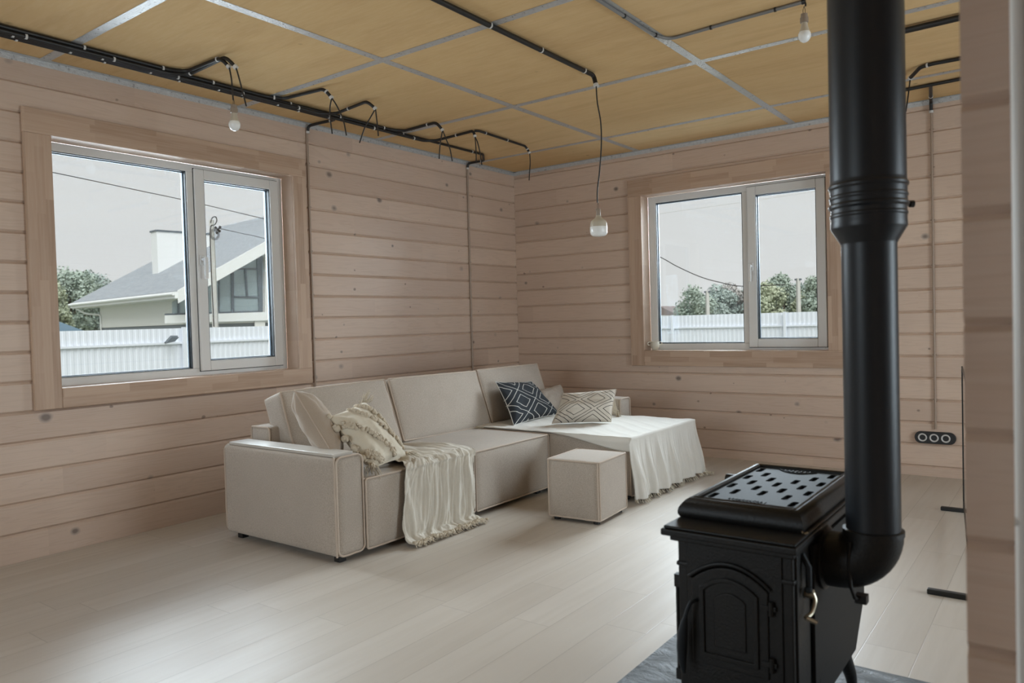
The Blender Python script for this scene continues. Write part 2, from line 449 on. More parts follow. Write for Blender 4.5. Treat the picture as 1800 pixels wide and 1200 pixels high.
def smooth_path(pts, n=6):
    """Catmull-Rom through the points"""
    P = [V(p) for p in pts]; P = [P[0]*2-P[1]]+P+[P[-1]*2-P[-2]]; out = []
    for i in range(1, len(P)-2):
        for k in range(n):
            t = k/n; a, b, c, d = P[i-1], P[i], P[i+1], P[i+2]
            out.append(.5*((2*b)+(c-a)*t+(2*a-5*b+4*c-d)*t*t+(3*b-a-3*c+d)*t**3))
    out.append(P[-2]); return out
def round_path(pts, r=.04, n=5):
    """polyline with rounded corners"""
    P = [V(p) for p in pts]; out = [P[0]]
    for i in range(1, len(P)-1):
        a, b, c = P[i-1], P[i], P[i+1]
        d1 = (a-b); d2 = (c-b); rr = min(r, d1.length*.49, d2.length*.49)
        p1 = b+d1.normalized()*rr; p2 = b+d2.normalized()*rr
        for k in range(n+1):
            t = k/n; out.append(p1*(1-t)**2+b*2*t*(1-t)+p2*t*t)
    out.append(P[-1]); return out
def sstep(a, b, x):
    t = max(0, min(1, (x-a)/(b-a))); return t*t*(3-2*t)

# ------------------------------------------------------------------ room shell
XL, YB, HC, XR, YR = -4.488, 6.132, 2.69, 2.5, -2.0
TH = .30
def log_wall(name, axis, const, out, a0, a1, z0, z1, phase, openings, mat, pitch=.16, thick=TH):
    """wall of boards; axis 'x' = plane x=const running along y; out = +1/-1 direction of the room face"""
    mb = MB()
    def P(a, z, d): # d = depth behind face
        return (const-out*d, a, z) if axis == 'x' else (a, const-out*d, z)
    zs = set([z0, z1])
    k = math.floor((z0-phase)/pitch)-1
    seams = []
    while True:
        s = phase+pitch*k; k += 1
        if s > z1+.02: break
        seams.append(s)
        for dz in (-.011, 0, .011):
            if z0 < s+dz < z1: zs.add(round(s+dz, 5))
    for (b0, b1, c0, c1) in openings: zs.update([c0, c1])
    zs = sorted(zs)
    def depth(z):
        m = min(abs(z-s) for s in seams); return .0 if m >= .0109 else .0125*(1-m/.011)
    for i in range(len(zs)-1):
        za, zb = zs[i], zs[i+1]
        if zb-za < 1e-5: continue
        zm = (za+zb)/2; segs = [(a0, a1)]
        for (b0, b1, c0, c1) in openings:
            if c0 < zm < c1:
                ns = []
                for (s0, s1) in segs:
                    if b1 <= s0 or b0 >= s1: ns.append((s0, s1)); continue
                    if b0 > s0: ns.append((s0, b0))
                    if b1 < s1: ns.append((b1, s1))
                segs = ns
        for (s0, s1) in segs:
            mb.quad(P(s0, za, depth(za)), P(s1, za, depth(za)), P(s1, zb, depth(zb)), P(s0, zb, depth(zb)))
    # structural core behind the boards, with the openings left free
    cuts = sorted(openings); cur = a0
    def core(s0, s1, c0, c1):
        if s1-s0 < 1e-4 or c1-c0 < 1e-4: return
        p, q = P(s0, c0, .0128), P(s1, c1, thick)
        mb.box(min(p[0], q[0]), min(p[1], q[1]), c0, max(p[0], q[0]), max(p[1], q[1]), c1)
    for (b0, b1, c0, c1) in cuts:
        core(cur, b0, z0, z1); core(b0, b1, z0, c0); core(b0, b1, c1, z1); cur = b1
    core(cur, a1, z0, z1)
    o = mb.build(name, mat, smooth=False); tag(o, kind='structure'); return o

W1 = (1.842, 3.435, .905, 2.285)     # y0 y1 z0 z1 in the left wall
W2 = (-3.080, -1.515, .910, 2.288)   # x0 x1 z0 z1 in the back wall
FILL_W3 = (3.0, 4.8, .10, 2.25)  # unseen opening in the right wall, added for its fill lamp
FILL_W4 = (-3.85, -1.85, .7, 2.2)  # unseen opening behind the camera, added to light faces turned this way
gr = lambda w_: (w_[0]-.018, w_[1]+.018, w_[2]-.018, w_[3]+.018)
log_wall('wall_left', 'x', XL, 1, YR-.3, YB+.3, -.02, HC+.02, .15, [gr(W1)], M_wallL)
log_wall('wall_back', 'y', YB, -1, XL, XR+.3, -.02, HC+.02, .07, [gr(W2)], M_wallB)
log_wall('wall_right', 'x', XR, -1, YR-.3, YB, -.02, HC+.02, .15, [gr(FILL_W3)], M_wallL)
log_wall('wall_front', 'y', YR, 1, XL, XR, -.02, HC+.02, .07, [gr(FILL_W4)], M_wallB)
fl = MB().box(XL-.02, YR-.02, -.12, XR+.02, YB+.02, 0).build('floor', M_floor, smooth=False); tag(fl, kind='structure')
ce = MB().box(XL-.3, YR-.3, HC, XR+.3, YB+.3, HC+.18).build('ceiling', M_ply, smooth=False); tag(ce, kind='structure')
# partition stub beside the camera and the white door frame set against it
log_wall('wall_partition', 'y', 1.27, -1, -.128, .55, 0, HC, .226, [], M_wallB, .1585, thick=.12)
dr = thing('door_1', None, None, (-.06, 1.2, 0), kind='structure')
MB().box(-.0665, 1.235, 0, -.047, 1.2695, HC-.02).build('door_frame', M_pvc, dr, bevel=.008, segs=3)
MB().box(-.046, 1.245, 0, .10, 1.2695, HC-.02).build('door_jamb', M_pvc, dr, bevel=.003)
MB().lathe([(0, 0), (.007, 0), (.007, .012), (0, .012)], (-.0665, 1.242, .905), 12, 'x').build('hinge_cap', M_pvc, dr)

# joint tape under the ceiling
tn = [0]
def tape(pts, wdt=.05):
    tn[0] += 1; a, b = pts; mb = MB()
    d = (V(b)-V(a)).normalized(); s = V((-d.y, d.x, 0)); L = (V(b)-V(a)).length; n = max(2, int(L/.03))
    def f(u, v):
        p = V(a)+d*L*u+s*(v-.5)*wdt*(1+.06*noise.noise(V((u*L*5, v, tn[0]))))
        p.z = HC-.0012-.0006*abs(noise.noise(V((u*L*30, v*4, 0)))); return p
    mb.grid(f, n, 4)
    mb.grid(lambda u, v: f(1-u, v)+V((0, 0, .0011)), n, 4)
    tag(mb.build('trim_%d' % tn[0], M_tape), kind='structure')
for y in (.60, 1.825, 3.025, 4.258, 5.50): tape([(XL+.005, y, HC), (XR, y, HC)], .052)
for x in (-3.105, -1.752, -.40, .95): tape([(x, YR, HC), (x, YB-.005, HC)], .052)
def edge_tape(name, a, b, inward):
    """L-shaped tape in the wall / ceiling corner"""
    a, b, inw = V(a), V(b), V(inward); mb = MB(); n = 60
    def f(u, v):
        p = a.lerp(b, u)
        wv = .002*noise.noise(V((u*40, v*3, 5)))
        if v < .5: q = p+V((0, 0, -.032*(1-2*v)-.001+wv))+inw*.0015
        else: q = p+inw*(.0015+.034*(2*v-1))+V((0, 0, -.0016))
        return q
    mb.grid(f, n, 4); mb.grid(lambda u, v: f(1-u, v)-inw*.0008+V((0, 0, .0008)), n, 4)
    tag(mb.build(name, M_tape), kind='structure')
edge_tape('trim_20', (XL, YR, HC), (XL, YB, HC), (1, 0, 0))
edge_tape('trim_21', (XL, YB, HC), (XR, YB, HC), (0, -1, 0))

# ------------------------------------------------------------------ windows
def T_(axis, const, out):
    """local (a = along wall, d = depth outward behind the face, z) -> world"""
    return (lambda a, d, z: V((const-out*d, a, z))) if axis == 'x' else (lambda a, d, z: V((a, const-out*d, z)))
def lbox(mb, T, a0, a1, d0, d1, z0, z1):
    p, q = T(a0, d0, z0), T(a1, d1, z1)
    mb.box(min(p.x, q.x), min(p.y, q.y), min(p.z, q.z), max(p.x, q.x), max(p.y, q.y), max(p.z, q.z)); return mb
def rframe(mb, T, a0, a1, z0, z1, d0, d1, wl, wr, wt, wb):
    lbox(mb, T, a0, a0+wl, d0, d1, z0, z1); lbox(mb, T, a1-wr, a1, d0, d1, z0, z1)
    lbox(mb, T, a0+wl, a1-wr, d0, d1, z1-wt, z1); lbox(mb, T, a0+wl, a1-wr, d0, d1, z0, z0+wb); return mb
def window(num, T, op, mull, glassL, glassR, sash, D=.12):
    a0, a1, z0, z1 = op
    root = thing('window_%d' % num, None, None, tuple(T((a0+a1)/2, D, z0)), kind='structure')
    mb = MB(); g0, g1, gz0, gz1 = glassL; h0, h1, hz0, hz1 = glassR; s0, s1, sz0, sz1 = sash
    # outer frame incl. mullion up to the sash
    lbox(mb, T, a0, g0, D, D+.07, z0, z1); lbox(mb, T, s1-.02, a1, D, D+.07, z0, z1)
    lbox(mb, T, g0, s1-.02, D, D+.07, gz1, z1); lbox(mb, T, g0, s1-.02, D, D+.07, z0, gz0)
    lbox(mb, T, g1, s0+.02, D, D+.07, gz0, gz1)
    mb.build('window_frame', M_pvc, root, bevel=.004)
    # glazing beads + gaskets of the fixed light
    mb = MB(); rframe(mb, T, g0-.002, g1+.002, gz0-.002, gz1+.002, D+.006, D+.030, .007, .007, .007, .007); mb.build('gasket', M_gask, root)
    mb = MB(); rframe(mb, T, g0-.002, g1+.002, gz0-.002, gz1+.002, D+.0305, D+.044, .012, .012, .012, .012); mb.build('spacer', M_spacer, root)
    lbox(MB(), T, g0, g1, D+.032, D+.036, gz0, gz1).build('pane', M_glass, root)
    # opening sash, proud of the frame
    mb = MB(); rframe(mb, T, s0, s1, sz0, sz1, D-.018, D+.06, h0-s0, s1-h1, sz1-hz1, hz0-sz0)
    so = mb.build('sash', M_pvc, root, bevel=.005)
    mb = MB(); rframe(mb, T, h0-.002, h1+.002, hz0-.002, hz1+.002, D-.010, D+.022, .007, .007, .007, .007); mb.build('gasket', M_gask, so)
    mb = MB(); rframe(mb, T, h0-.002, h1+.002, hz0-.002, hz1+.002, D+.0225, D+.038, .012, .012, .012, .012); mb.build('spacer', M_spacer, so)
    lbox(MB(), T, h0, h1, D+.026, D+.030, hz0, hz1).build('pane', M_glass, so)
    mb = MB(); rframe(mb, T, s0-.004, s1+.004, sz0-.004, sz1+.004, D-.002, D+.002, .006, .006, .006, .006); mb.build('seal', M_gask, so)
    # handle
    hx = (s0+h0)/2-.004; hz = 1.66 if num == 1 else 1.60
    mb = MB(); lbox(mb, T, hx-.016, hx+.016, D-.030, D-.018, hz-.032, hz+.036)
    ho = mb.build('handle', M_pvc, so, bevel=.006, segs=3)
    mb = MB(); mb.tube([T(hx, D-.028, hz+.005), T(hx, D-.062, hz+.005)], .011, 12)
    lbox(mb, T, hx-.012, hx+.012, D-.078, D-.060, hz-.125, hz+.018)
    mb.build('lever', M_pvc, ho, bevel=.005, segs=3)
    return root
TL = T_('x', XL, 1); TB = T_('y', YB, -1); TR = T_('x', XR, -1); TF = T_('y', YR, 1)
window(1, TL, W1, None, (1.889, 2.700, .953, 2.236), (2.815, 3.322, .999, 2.192), (2.748, 3.392, .934, 2.258))
window(2, TB, W2, None, (-3.006, -2.219, .966, 2.228), (-2.100, -1.622, 1.001, 2.190), (-2.172, -1.552, .932, 2.262))
for num, T, op in ((3, TR, FILL_W3), (4, TF, FILL_W4)):  # the two added windows out of view, housing the fill lamps
    a0, a1, z0, z1 = op; m = (a0+a1)/2
    window(num, T, op, None, (a0+.06, m-.05, z0+.05, z1-.05), (m+.07, a1-.11, z0+.1, z1-.1), (m, a1-.04, z0+.03, z1-.03))

def casing(T, op, outer, mz, ma, idx):
    a0, a1, z0, z1 = op; o0, o1, p0, p1 = outer; d0, d1 = -.022, .0
    tag(lbox(MB(), T, o0, a0, d0, d1, p0, z1 if 0 else z1).build('trim_%d' % idx, mz, bevel=.003), kind='structure')
    tag(lbox(MB(), T, a1, o1, d0, d1, z0, z1).build('trim_%d' % (idx+1), mz, bevel=.003), kind='structure')
    tag(lbox(MB(), T, o0, o1, d0, d1, z1, p1).build('trim_%d' % (idx+2), ma, bevel=.003), kind='structure')
    tag(lbox(MB(), T, a0, o1, d0, d1, p0, z0).build('trim_%d' % (idx+3), ma, bevel=.003), kind='structure')
    # reveal lining: sides, head, sill
    l = .018; D = .119
    tag(lbox(MB(), T, a0-l, a0, 0, D, z0, z1).build('trim_%d' % (idx+4), mz, bevel=.001), kind='structure')
    tag(lbox(MB(), T, a1, a1+l, 0, D, z0, z1).build('trim_%d' % (idx+5), mz, bevel=.001), kind='structure')
    tag(lbox(MB(), T, a0-l, a1+l, 0, D, z1, z1+l).build('trim_%d' % (idx+6), ma, bevel=.001), kind='structure')
    tag(lbox(MB(), T, a0-l, a1+l, -.0, D+.0, z0-l, z0).build('trim_%d' % (idx+7), ma, bevel=.001), kind='structure')
casing(TL, W1, (1.703, 3.545, .795, 2.420), M_trimLz, M_trimLy, 30)
casing(TB, W2, (-3.212, -1.395, .774, 2.437), M_trimBz, M_trimBx, 40)
for op, T, i in ((FILL_W3, TR, 50), (FILL_W4, TF, 60)):
    casing(T, op, (op[0]-.13, op[1]+.13, max(.0, op[2]-.13), op[3]+.13), M_trimLz if T is TR else M_trimBz, M_trimLy if T is TR else M_trimBx, i)

# ------------------------------------------------------------------ hearth, stove, flue
he = MB()
nx, ny = 60, 70
hx0, hx1, hy0, hy1 = -1.205, .02, 1.42, 2.685
he.grid(lambda u, v: (hx0+(hx1-hx0)*u, hy0+(hy1-hy0)*v, .012+.0022*noise.fractal(V((u*9, v*9, 1)), .8, 2, 4)*min(1, 12*min(u, 1-u, v, 1-v))), nx, ny)
he.box(hx0, hy0, 0, hx1, hy1, .0095)
for a, b in (((hx0, hy0), (hx1, hy0)), ((hx1, hy0), (hx1, hy1)), ((hx1, hy1), (hx0, hy1)), ((hx0, hy1), (hx0, hy0))):
    he.quad((*a, 0), (*b, 0), (*b, .012), (*a, .012))
tag(he.build('hearth_slab', M_slate), 'dark blue-grey rough slate slab on the floor under the black stove', 'hearth')

def stove():
    r = thing('wood_stove', 'black cast-iron wood stove with slotted top, arched door and side flue', 'stove', (-.70, 2.2, .012))
    X0, X1, Y0, Y1 = -.862, -.548, 1.872, 2.50
    zb = .17
    # body
    mb = MB()
    mb.box(X0+.02, Y0+.012, zb+.01, X1-.02, Y1, .622)
    mb.build('body', M_iron, r, bevel=.004)
    # front casting frame: slim corner pilasters with collar
    for sx_ in (X0+.006, X1-.034):
        mb = MB(); mb.box(sx_, Y0-.004, zb-.01, sx_+.028, Y0+.04, .612)
        mb.box(sx_-.004, Y0-.008, .535, sx_+.032, Y0+.044, .547)
        mb.box(sx_-.004, Y0-.008, zb-.01, sx_+.032, Y0+.044, zb+.03)
        mb.build('corner_pilaster', M_iron, r, bevel=.004)
    # front plate with arched door opening
    fx0, fx1 = X0+.034, X1-.034; cx = -.712
    def arch(x0, x1, z0, zs, rise, n=14):
        pts = [(x0, z0), (x1, z0)]
        for i in range(n+1):
            t = i/n; x = x1+(x0-x1)*t; pts.append((x, zs+rise*(1-(2*t-1)**2)))
        return pts
    vf = ext_curve([[(fx0, zb), (fx1, zb), (fx1, .612), (fx0, .612)], arch(cx-.106, cx+.100, .285, .512, .044)], .012, .002)
    add_raw(MB(), vf, lambda v: (v.x, Y0+v.z, v.y)).build('front_plate', M_iron, r)
    # door
    vf = ext_curve([arch(cx-.101, cx+.095, .290, .507, .042)], .012, .003)
    d = add_raw(MB(), vf, lambda v: (v.x, Y0-.004+v.z, v.y)).build('door', M_iron, r)
    vf = ext_curve([arch(cx-.078, cx+.072, .312, .492, .032), arch(cx-.070, cx+.064, .320, .487, .030)], .008, .002)
    add_raw(MB(), vf, lambda v: (v.x, Y0-.013+v.z, v.y)).build('door_moulding', M_iron, d)
    vf = ext_curve([arch(cx-.040, cx+.040, .345, .468, .018)], .005, .002)
    add_raw(MB(), vf, lambda v: (v.x, Y0-.012+v.z, v.y)).build('door_panel', M_iron, d)
    # hood moulding over the door
    pts = [(cx-.110+.214*t, Y0-.012, .514+.048*(1-(2*t-1)**2)) for t in [i/20 for i in range(21)]]
    MB().tube(pts, .005, 8).build('arch_moulding', M_iron, r)
    for z in (.328, .470):
        mb = MB(); mb.lathe([(0, -.018), (.007, -.018), (.007, .018), (0, .018)], (cx+.106, Y0-.014, z), 12)
        mb.box(cx+.080, Y0-.016, z-.006, cx+.118, Y0-.008, z+.006); mb.build('hinge', M_iron, r, bevel=.001)
    # long door handle hanging on the left
    hp = [(cx-.088, Y0-.012, .455), (cx-.098, Y0-.034, .45), (cx-.108, Y0-.042, .42), (cx-.116, Y0-.045, .375), (cx-.120, Y0-.045, .32), (cx-.116, Y0-.045, .265)]
    MB().tube(smooth_path(hp, 6), .006, 10, rf=lambda t: .005+.009*max(0, sin(pi*min(1, max(0, (t-.42)/.58)))) ).build('door_handle', M_irong, d)
    # side panels
    mb = MB(); mb.box(X1-.024, Y0+.01, zb, X1, Y0+.115, .612); mb.build('side_casting', M_iron, r, bevel=.003)
    vf = ext_curve([[(Y0+.13, .17), (Y1-.06, .17), (Y1+.065, .30), (Y1+.065, .60), (Y0+.13, .60)]], .006, .001)
    add_raw(MB(), vf, lambda v: (X1+.004+v.z, v.x, v.y)).build('heat_shield', M_sheet, r)
    for y in (Y0+.145, Y0+.165):
        for z in (.50, .525, .20, .225): MB().box(X1+.0073, y, z, X1+.0085, y+.004, z+.014).build('vent_slot', M_dark, r, smooth=False)
    MB().box(X0-.004, Y0+.10, zb, X0, Y1+.03, .60).build('side_panel', M_iron, r, bevel=.002)
    # left side: slim hinge rod of the loading door seen past the corner
    mb = MB(); mb.tube([(X0-.012, Y0+.03, .21), (X0-.012, Y0+.03, .49)], .006, 8)
    mb.box(X0-.018, Y0+.02, .465, X0, Y0+.04, .50); mb.box(X0-.018, Y0+.02, .21, X0, Y0+.04, .24); mb.build('hinge_rod', M_iron, r, bevel=.001)
    # ledge under the lid
    mb = MB()
    for z0, z1, e in ((.606, .622, .006), (.622, .640, .024), (.640, .648, .018)):
        mb.box(X0-e, Y0-e-.022, z0, X1+e*.6, Y1+e, z1)
    mb.build('ledge', M_iron, r, bevel=.004, segs=3)
    # lid: ogee rim + slotted grille
    lx0, lx1, ly0, ly1 = -.852, -.570, 1.962, 2.506
    prof = [(0.0, .700), (.006, .6995), (.014, .694), (.022, .685), (.029, .674), (.031, .664), (.031, .657), (.026, .648)]
    mb = MB()
    def ring(e, z): return [(lx0-e, ly0-e, z), (lx1+e*.8, ly0-e, z), (lx1+e*.8, ly1+e, z), (lx0-e, ly1+e, z)]
    rings = [ring(e, z) for e, z in prof]
    n0 = len(mb.v)
    for rg in rings: mb.v += [V(p) for p in rg]
    for i in range(len(rings)-1):
        for k in range(4): mb.f.append((n0+4*i+k, n0+4*(i+1)+k, n0+4*(i+1)+(k+1) % 4, n0+4*i+(k+1) % 4))
    # raised lip
    for k in range(1):
        i0 = ring(0, .700); i1 = ring(-.007, .7025); i2 = ring(-.013, .6985); i3 = ring(-.013, .690)
        for A, B in ((i0, i1), (i1, i2), (i2, i3)):
            for q in range(4): mb.quad(A[q], A[(q+1) % 4], B[(q+1) % 4], B[q])
    mb.build('lid', M_iron, r, angle=60)
    gx0, gx1, gy0, gy1 = lx0+.013, lx1-.013, ly0+.013, ly1-.013
    gw, gh = gx1-gx0, gy1-gy0
    loops = [[(gx0, gy0), (gx1, gy0), (gx1, gy1), (gx0, gy1)]]
    # staggered slots: columns across, rows along the depth
    sw, sl = .0195, .062
    cols = 7
    for c in range(cols):
        x = gx0+gw*(c+.5)/cols
        if c % 2 == 0: ys = [gy0+gh*q for q in ((.12, .40, .66, .90) if c in (0, 6) else (.40, .655))]
        else: ys = [gy0+gh*q for q in ((.255, .53, .78) if c in (1, 5) else (.27, .525, .76))]
        if c == 3: ys = [gy0+gh*.29, gy0+gh*.54]
        for y in ys:
            loops.append(rrect(x-sw/2, y-sl/2, x+sw/2, y+sl/2, .0075, 4))
    vf = ext_curve(loops, .006, .001)
    g = add_raw(MB(), vf, lambda v: (v.x, v.y, .690+v.z)).build('grille', M_irong, r)
    MB().box(gx0, gy0, .660, gx1, gy1, .662).build('grille_tray', M_dark, r)
    # cast name plates (raised, lettering worn to unreadable ridges)
    cxm = (gx0+gx1)/2
    MB().box(cxm-.062, gy0+.018, .693, cxm+.045, gy0+.048, .6955).build('name_plate', M_irong, g, bevel=.001)
    mb = MB(); rnd = random.Random(3)
    for i in range(10):
        x = cxm-.056+i*.0098
        mb.box(x, gy0+.032, .695, x+.0022, gy0+.044, .6975); mb.box(x, gy0+rnd.choice((.032, .037, .042)), .695, x+.006, gy0+.0345+rnd.choice((0, .004)), .6972)
    for i in range(8):
        x = cxm-.04+i*.0098; mb.box(x, gy0+.021, .695, x+.005, gy0+.028, .697)
    mb.build('lettering', M_irong, g)
    pts = [(cxm-.056+.112*t, gy1-.022-.034*(1-(2*t-1)**2), .695) for t in [i/16 for i in range(17)]]
    MB().tube(pts, .0028, 8).build('arched_emblem', M_irong, g)
    mb = MB()
    for i in range(7):
        x = cxm-.040+i*.0125; mb.box(x, gy1-.036, .692, x+.003, gy1-.018, .6965)
    mb.build('lettering', M_irong, g)
    # knobs / levers on the right side
    mb = MB(); yk = Y0+.075
    mb.tube([(X1, yk, .495), (X1+.02, yk, .495)], .012, 12)
    mb.tube(smooth_path([(X1+.018, yk, .497), (X1+.024, yk-.004, .48), (X1+.020, yk-.02, .455), (X1+.012, yk-.045, .448)], 5), .0055, 8)
    mb.tube([(X1+.014, yk-.045, .449), (X1+.036, yk-.035, .438)], .006, 8)
    mb.build('latch_handle', M_brass, r)
    mb = MB(); mb.tube([(X1, Y0+.05, .60), (X1+.016, Y0+.05, .57), (X1+.016, Y0+.05, .52)], .008, 8); mb.lathe([(0, -.010), (.008, -.006), (.010, 0), (.008, .006), (0, .010)], (X1+.016, Y0+.045, .515), 12)
    mb.build('damper_lever', M_irong, r)
    mb = MB()
    for x, z in ((-.548, .652), (-.541, .650), (-.536, .6525)): mb.lathe([(0, -.003), (.003, 0), (0, .003)], (x, 1.932, z), 8, 'y')
    mb.build('chipped_edge', M_brass, r)
    mb = MB(); mb.lathe([(0, 0), (.018, 0), (.018, -.03), (0, -.03)], (-.885, 2.385, .665), 14, 'x'); mb.build('side_knob', M_iron, r)
    # flue socket on the side
    MB().lathe([(.062, 0), (.084, 0), (.084, .014), (.074, .02), (.062, .02)], (X1+.002, 2.1, .548), 32, 'x').build('flue_collar', M_iron, r)
    # legs
    for (x, y, sx_, sy_) in ((X0+.04, Y0+.05, -1, -1), (X1-.04, Y0+.05, 1, -1), (X0+.04, Y1-.08, -1, 1), (X1-.035, Y1-.08, 1, 1)):
        pts = [(x, y, zb+.02), (x+.012*sx_, y+.02*sy_, .13), (x+.020*sx_, y+.045*sy_, .08), (x+.022*sx_, y+.060*sy_, .04), (x+.024*sx_, y+.072*sy_, .022)]
        mb = MB(); mb.tube(smooth_path(pts, 5), .02, 10, rf=lambda t: .026-.015*t)
        mb.lathe([(0, 0), (.018, 0), (.018, .006), (.012, .012), (0, .012)], (x+.024*sx_, y+.072*sy_, .0125), 16); mb.build('leg', M_iron, r)
    return r
stove()

def flue():
    r = thing('flue_pipe', 'black stove flue pipe, wide upper section tapering to a narrow pipe', 'flue pipe', (-.418, 2.1, .55))
    cx, cy = -.418, 2.1
    MB().lathe([(.0655, .60), (0.0655, 1.372), (0.0668, 1.378)], (cx, cy, 0), 64).build('lower_pipe', M_flue, r)
    pr = [(0.0668, 1.374), (0.0681, 1.378), (0.0885, 1.412), (0.0900, 1.416), (0.0890, 1.430), (0.0890, 1.440), (0.0911, 1.444), (0.0911, 1.448), (0.0890, 1.452), (0.0890, 1.462), (0.0941, 1.467), (0.0941, 1.472), (0.0900, 1.477), (0.0900, 1.486), (0.0921, 1.490), (0.0921, 1.494), (0.0900, 1.498), (0.0900, 1.512), (0.0936, 1.517), (0.0936, 1.522), (0.0900, 1.527), (0.0890, 1.534)]
    MB().lathe(pr, (cx, cy, 0), 72).build('reducer', M_flue, r, angle=25)
    MB().lathe([(0.0890, 1.53), (0.0890, HC+.0)], (cx, cy, 0), 72).build('upper_pipe', M_flue, r)
    # elbow
    pth = [(cx, cy, .64), (cx, cy, .625)]
    R = .085
    for i in range(13):
        a = pi/2*i/12; pth.append((cx-R+R*cos(a), cy, .625-R*sin(a)+.006))
    pth.append((-.532, cy, .546))
    MB().tube(pth, .0715, 48).build('elbow', M_iron, r)
    MB().lathe([(.066, .628), (.0735, .628), (.0735, .640), (.066, .642)], (cx, cy, 0), 64).build('elbow_rim', M_iron, r)
    # cleaning hatch seam on the elbow
    mb = MB(); pts = []
    for i in range(15):
        a = radians(-95+100*i/14); pts.append((cx-.085+.172*cos(a)*.98, cy-.02, .63+.176*sin(a)*.98))
    n = V((Rv.x, Rv.y, 0)).normalized()
    mb.tube([(cx-.042, cy-.066, .615), (cx-.046, cy-.069, .56), (cx-.043, cy-.062, .50), (cx-.036, cy-.05, .468), (cx-.03, cy-.02, .455)], .005, 8)
    mb.box(cx-.04, cy-.035, .449, cx-.012, cy-.005, .470)
    mb.build('elbow_seam', M_iron, r)
    # damper spindle with wing knob
    dvec = V((Rv.x, Rv.y, 0)).normalized()
    p0 = V((cx, cy, 1.472))+dvec*.086
    mb = MB(); mb.tube([p0, p0+dvec*.030], .005, 8); mb.tube([p0+dvec*.020, p0+dvec*.030], .009, 10)
    mb.tube([p0+dvec*.008+V((0, 0, .018)), p0+dvec*.006, p0+dvec*.008-V((0, 0, .022))], .003, 6)
    mb.build('damper_knob', M_black, r)
flue()

# ------------------------------------------------------------------ sofa
def soft_box(mb, b, r=.02, bulge=(0, 0, 0), seg=.045, wr=.0, seed=0):
    x0, y0, z0, x1, y1, z1 = b; lo = V((x0, y0, z0)); hi = V((x1, y1, z1)); c = (lo+hi)/2; h = (hi-lo)/2
    def ts(L):
        n = max(2, int(L/seg)); base = [-1+2*i/n for i in range(n+1)]; e = r/(L/2)
        ex = [-1, -1+e*.15, -1+e*.4, -1+e, 1-e, 1-e*.4, 1-e*.15, 1]
        return sorted(set([round(t, 5) for t in base if abs(t) < 1-e*1.2]+[round(t, 5) for t in ex]))
    T3 = [ts(2*h[i]) for i in range(3)]
    def shape(p):
        q = V([max(-h[i]+r, min(h[i]-r, p[i])) for i in range(3)]); d = p-q
        if d.length > 1e-9: p = q+d.normalized()*r
        nrm = [p[i]/h[i] for i in range(3)]
        o = V((0, 0, 0))
        for i in range(3):
            if abs(abs(p[i])-h[i]) < r*1.01:
                j, k = (i+1) % 3, (i+2) % 3
                f = max(0, 1-nrm[j]**4)*max(0, 1-nrm[k]**4)
                w_ = (abs(p[i])-(h[i]-r))/r
                o[i] += math.copysign(bulge[i]*f*max(0, w_), p[i])
        p = p+o
        if wr:
            s = V((seed*3.1, 0, 0)); a = noise.noise(p*7+s)*.6+noise.noise(p*17+s)*.3
            p = p+p.normalized()*wr*a
        return c+p
    for ax in range(3):
        j, k = (ax+1) % 3, (ax+2) % 3
        for sgn in (-1, 1):
            A, B = T3[j], T3[k]; n0 = len(mb.v)
            for a in A:
                for bb in B:
                    p = V((0, 0, 0)); p[ax] = sgn*h[ax]; p[j] = a*h[j]; p[k] = bb*h[k]; mb.v.append(shape(p))
            for i in range(len(A)-1):
                for l in range(len(B)-1):
                    q = (n0+i*len(B)+l, n0+(i+1)*len(B)+l, n0+(i+1)*len(B)+l+1, n0+i*len(B)+l+1)
                    mb.f.append(q if sgn > 0 else q[::-1])
    return mb
def wob(pts, a=.0015, seed=0):
    return [V(p)+V((noise.noise(V(p)*25+V((seed, 0, 0))), noise.noise(V(p)*25+V((0, seed+5, 0))), noise.noise(V(p)*25+V((0, 0, seed+9)))))*a for p in pts]
def dense(pts, step=.03, closed=False):
    P = [V(p) for p in pts]; out = []
    if closed: P = P+[P[0]]
    for a, b in zip(P[:-1], P[1:]):
        n = max(1, int((b-a).length/step))
        for k in range(n): out.append(a.lerp(b, k/n))
    if not closed: out.append(P[-1])
    return out
PR = .0055
def loop_pipe(mb, axis, const, a0, a1, b0, b1, r, seed=0, pr=PR):
    pts = []
    for (p, q) in rrect(a0, b0, a1, b1, r, 4):
        pts.append({'x': (const, p, q), 'y': (p, const, q), 'z': (p, q, const)}[axis])
    mb.tube(wob(dense(pts, .03, True), .0015, seed), pr, 6, closed=True)

sofa = thing('corner_sofa', 'beige corner sofa with three loose back cushions and chaise along the log walls', 'sofa', (-3.45, 4.0, 0))
def block(name, b, r=.018, bulge=(.006, .006, .006), seed=0, wr=.0015, mat=None, parent=None):
    return soft_box(MB(), b, r, bulge, .05, wr, seed).build(name, mat or M_sofa, parent or sofa, weld=.0004, angle=80)
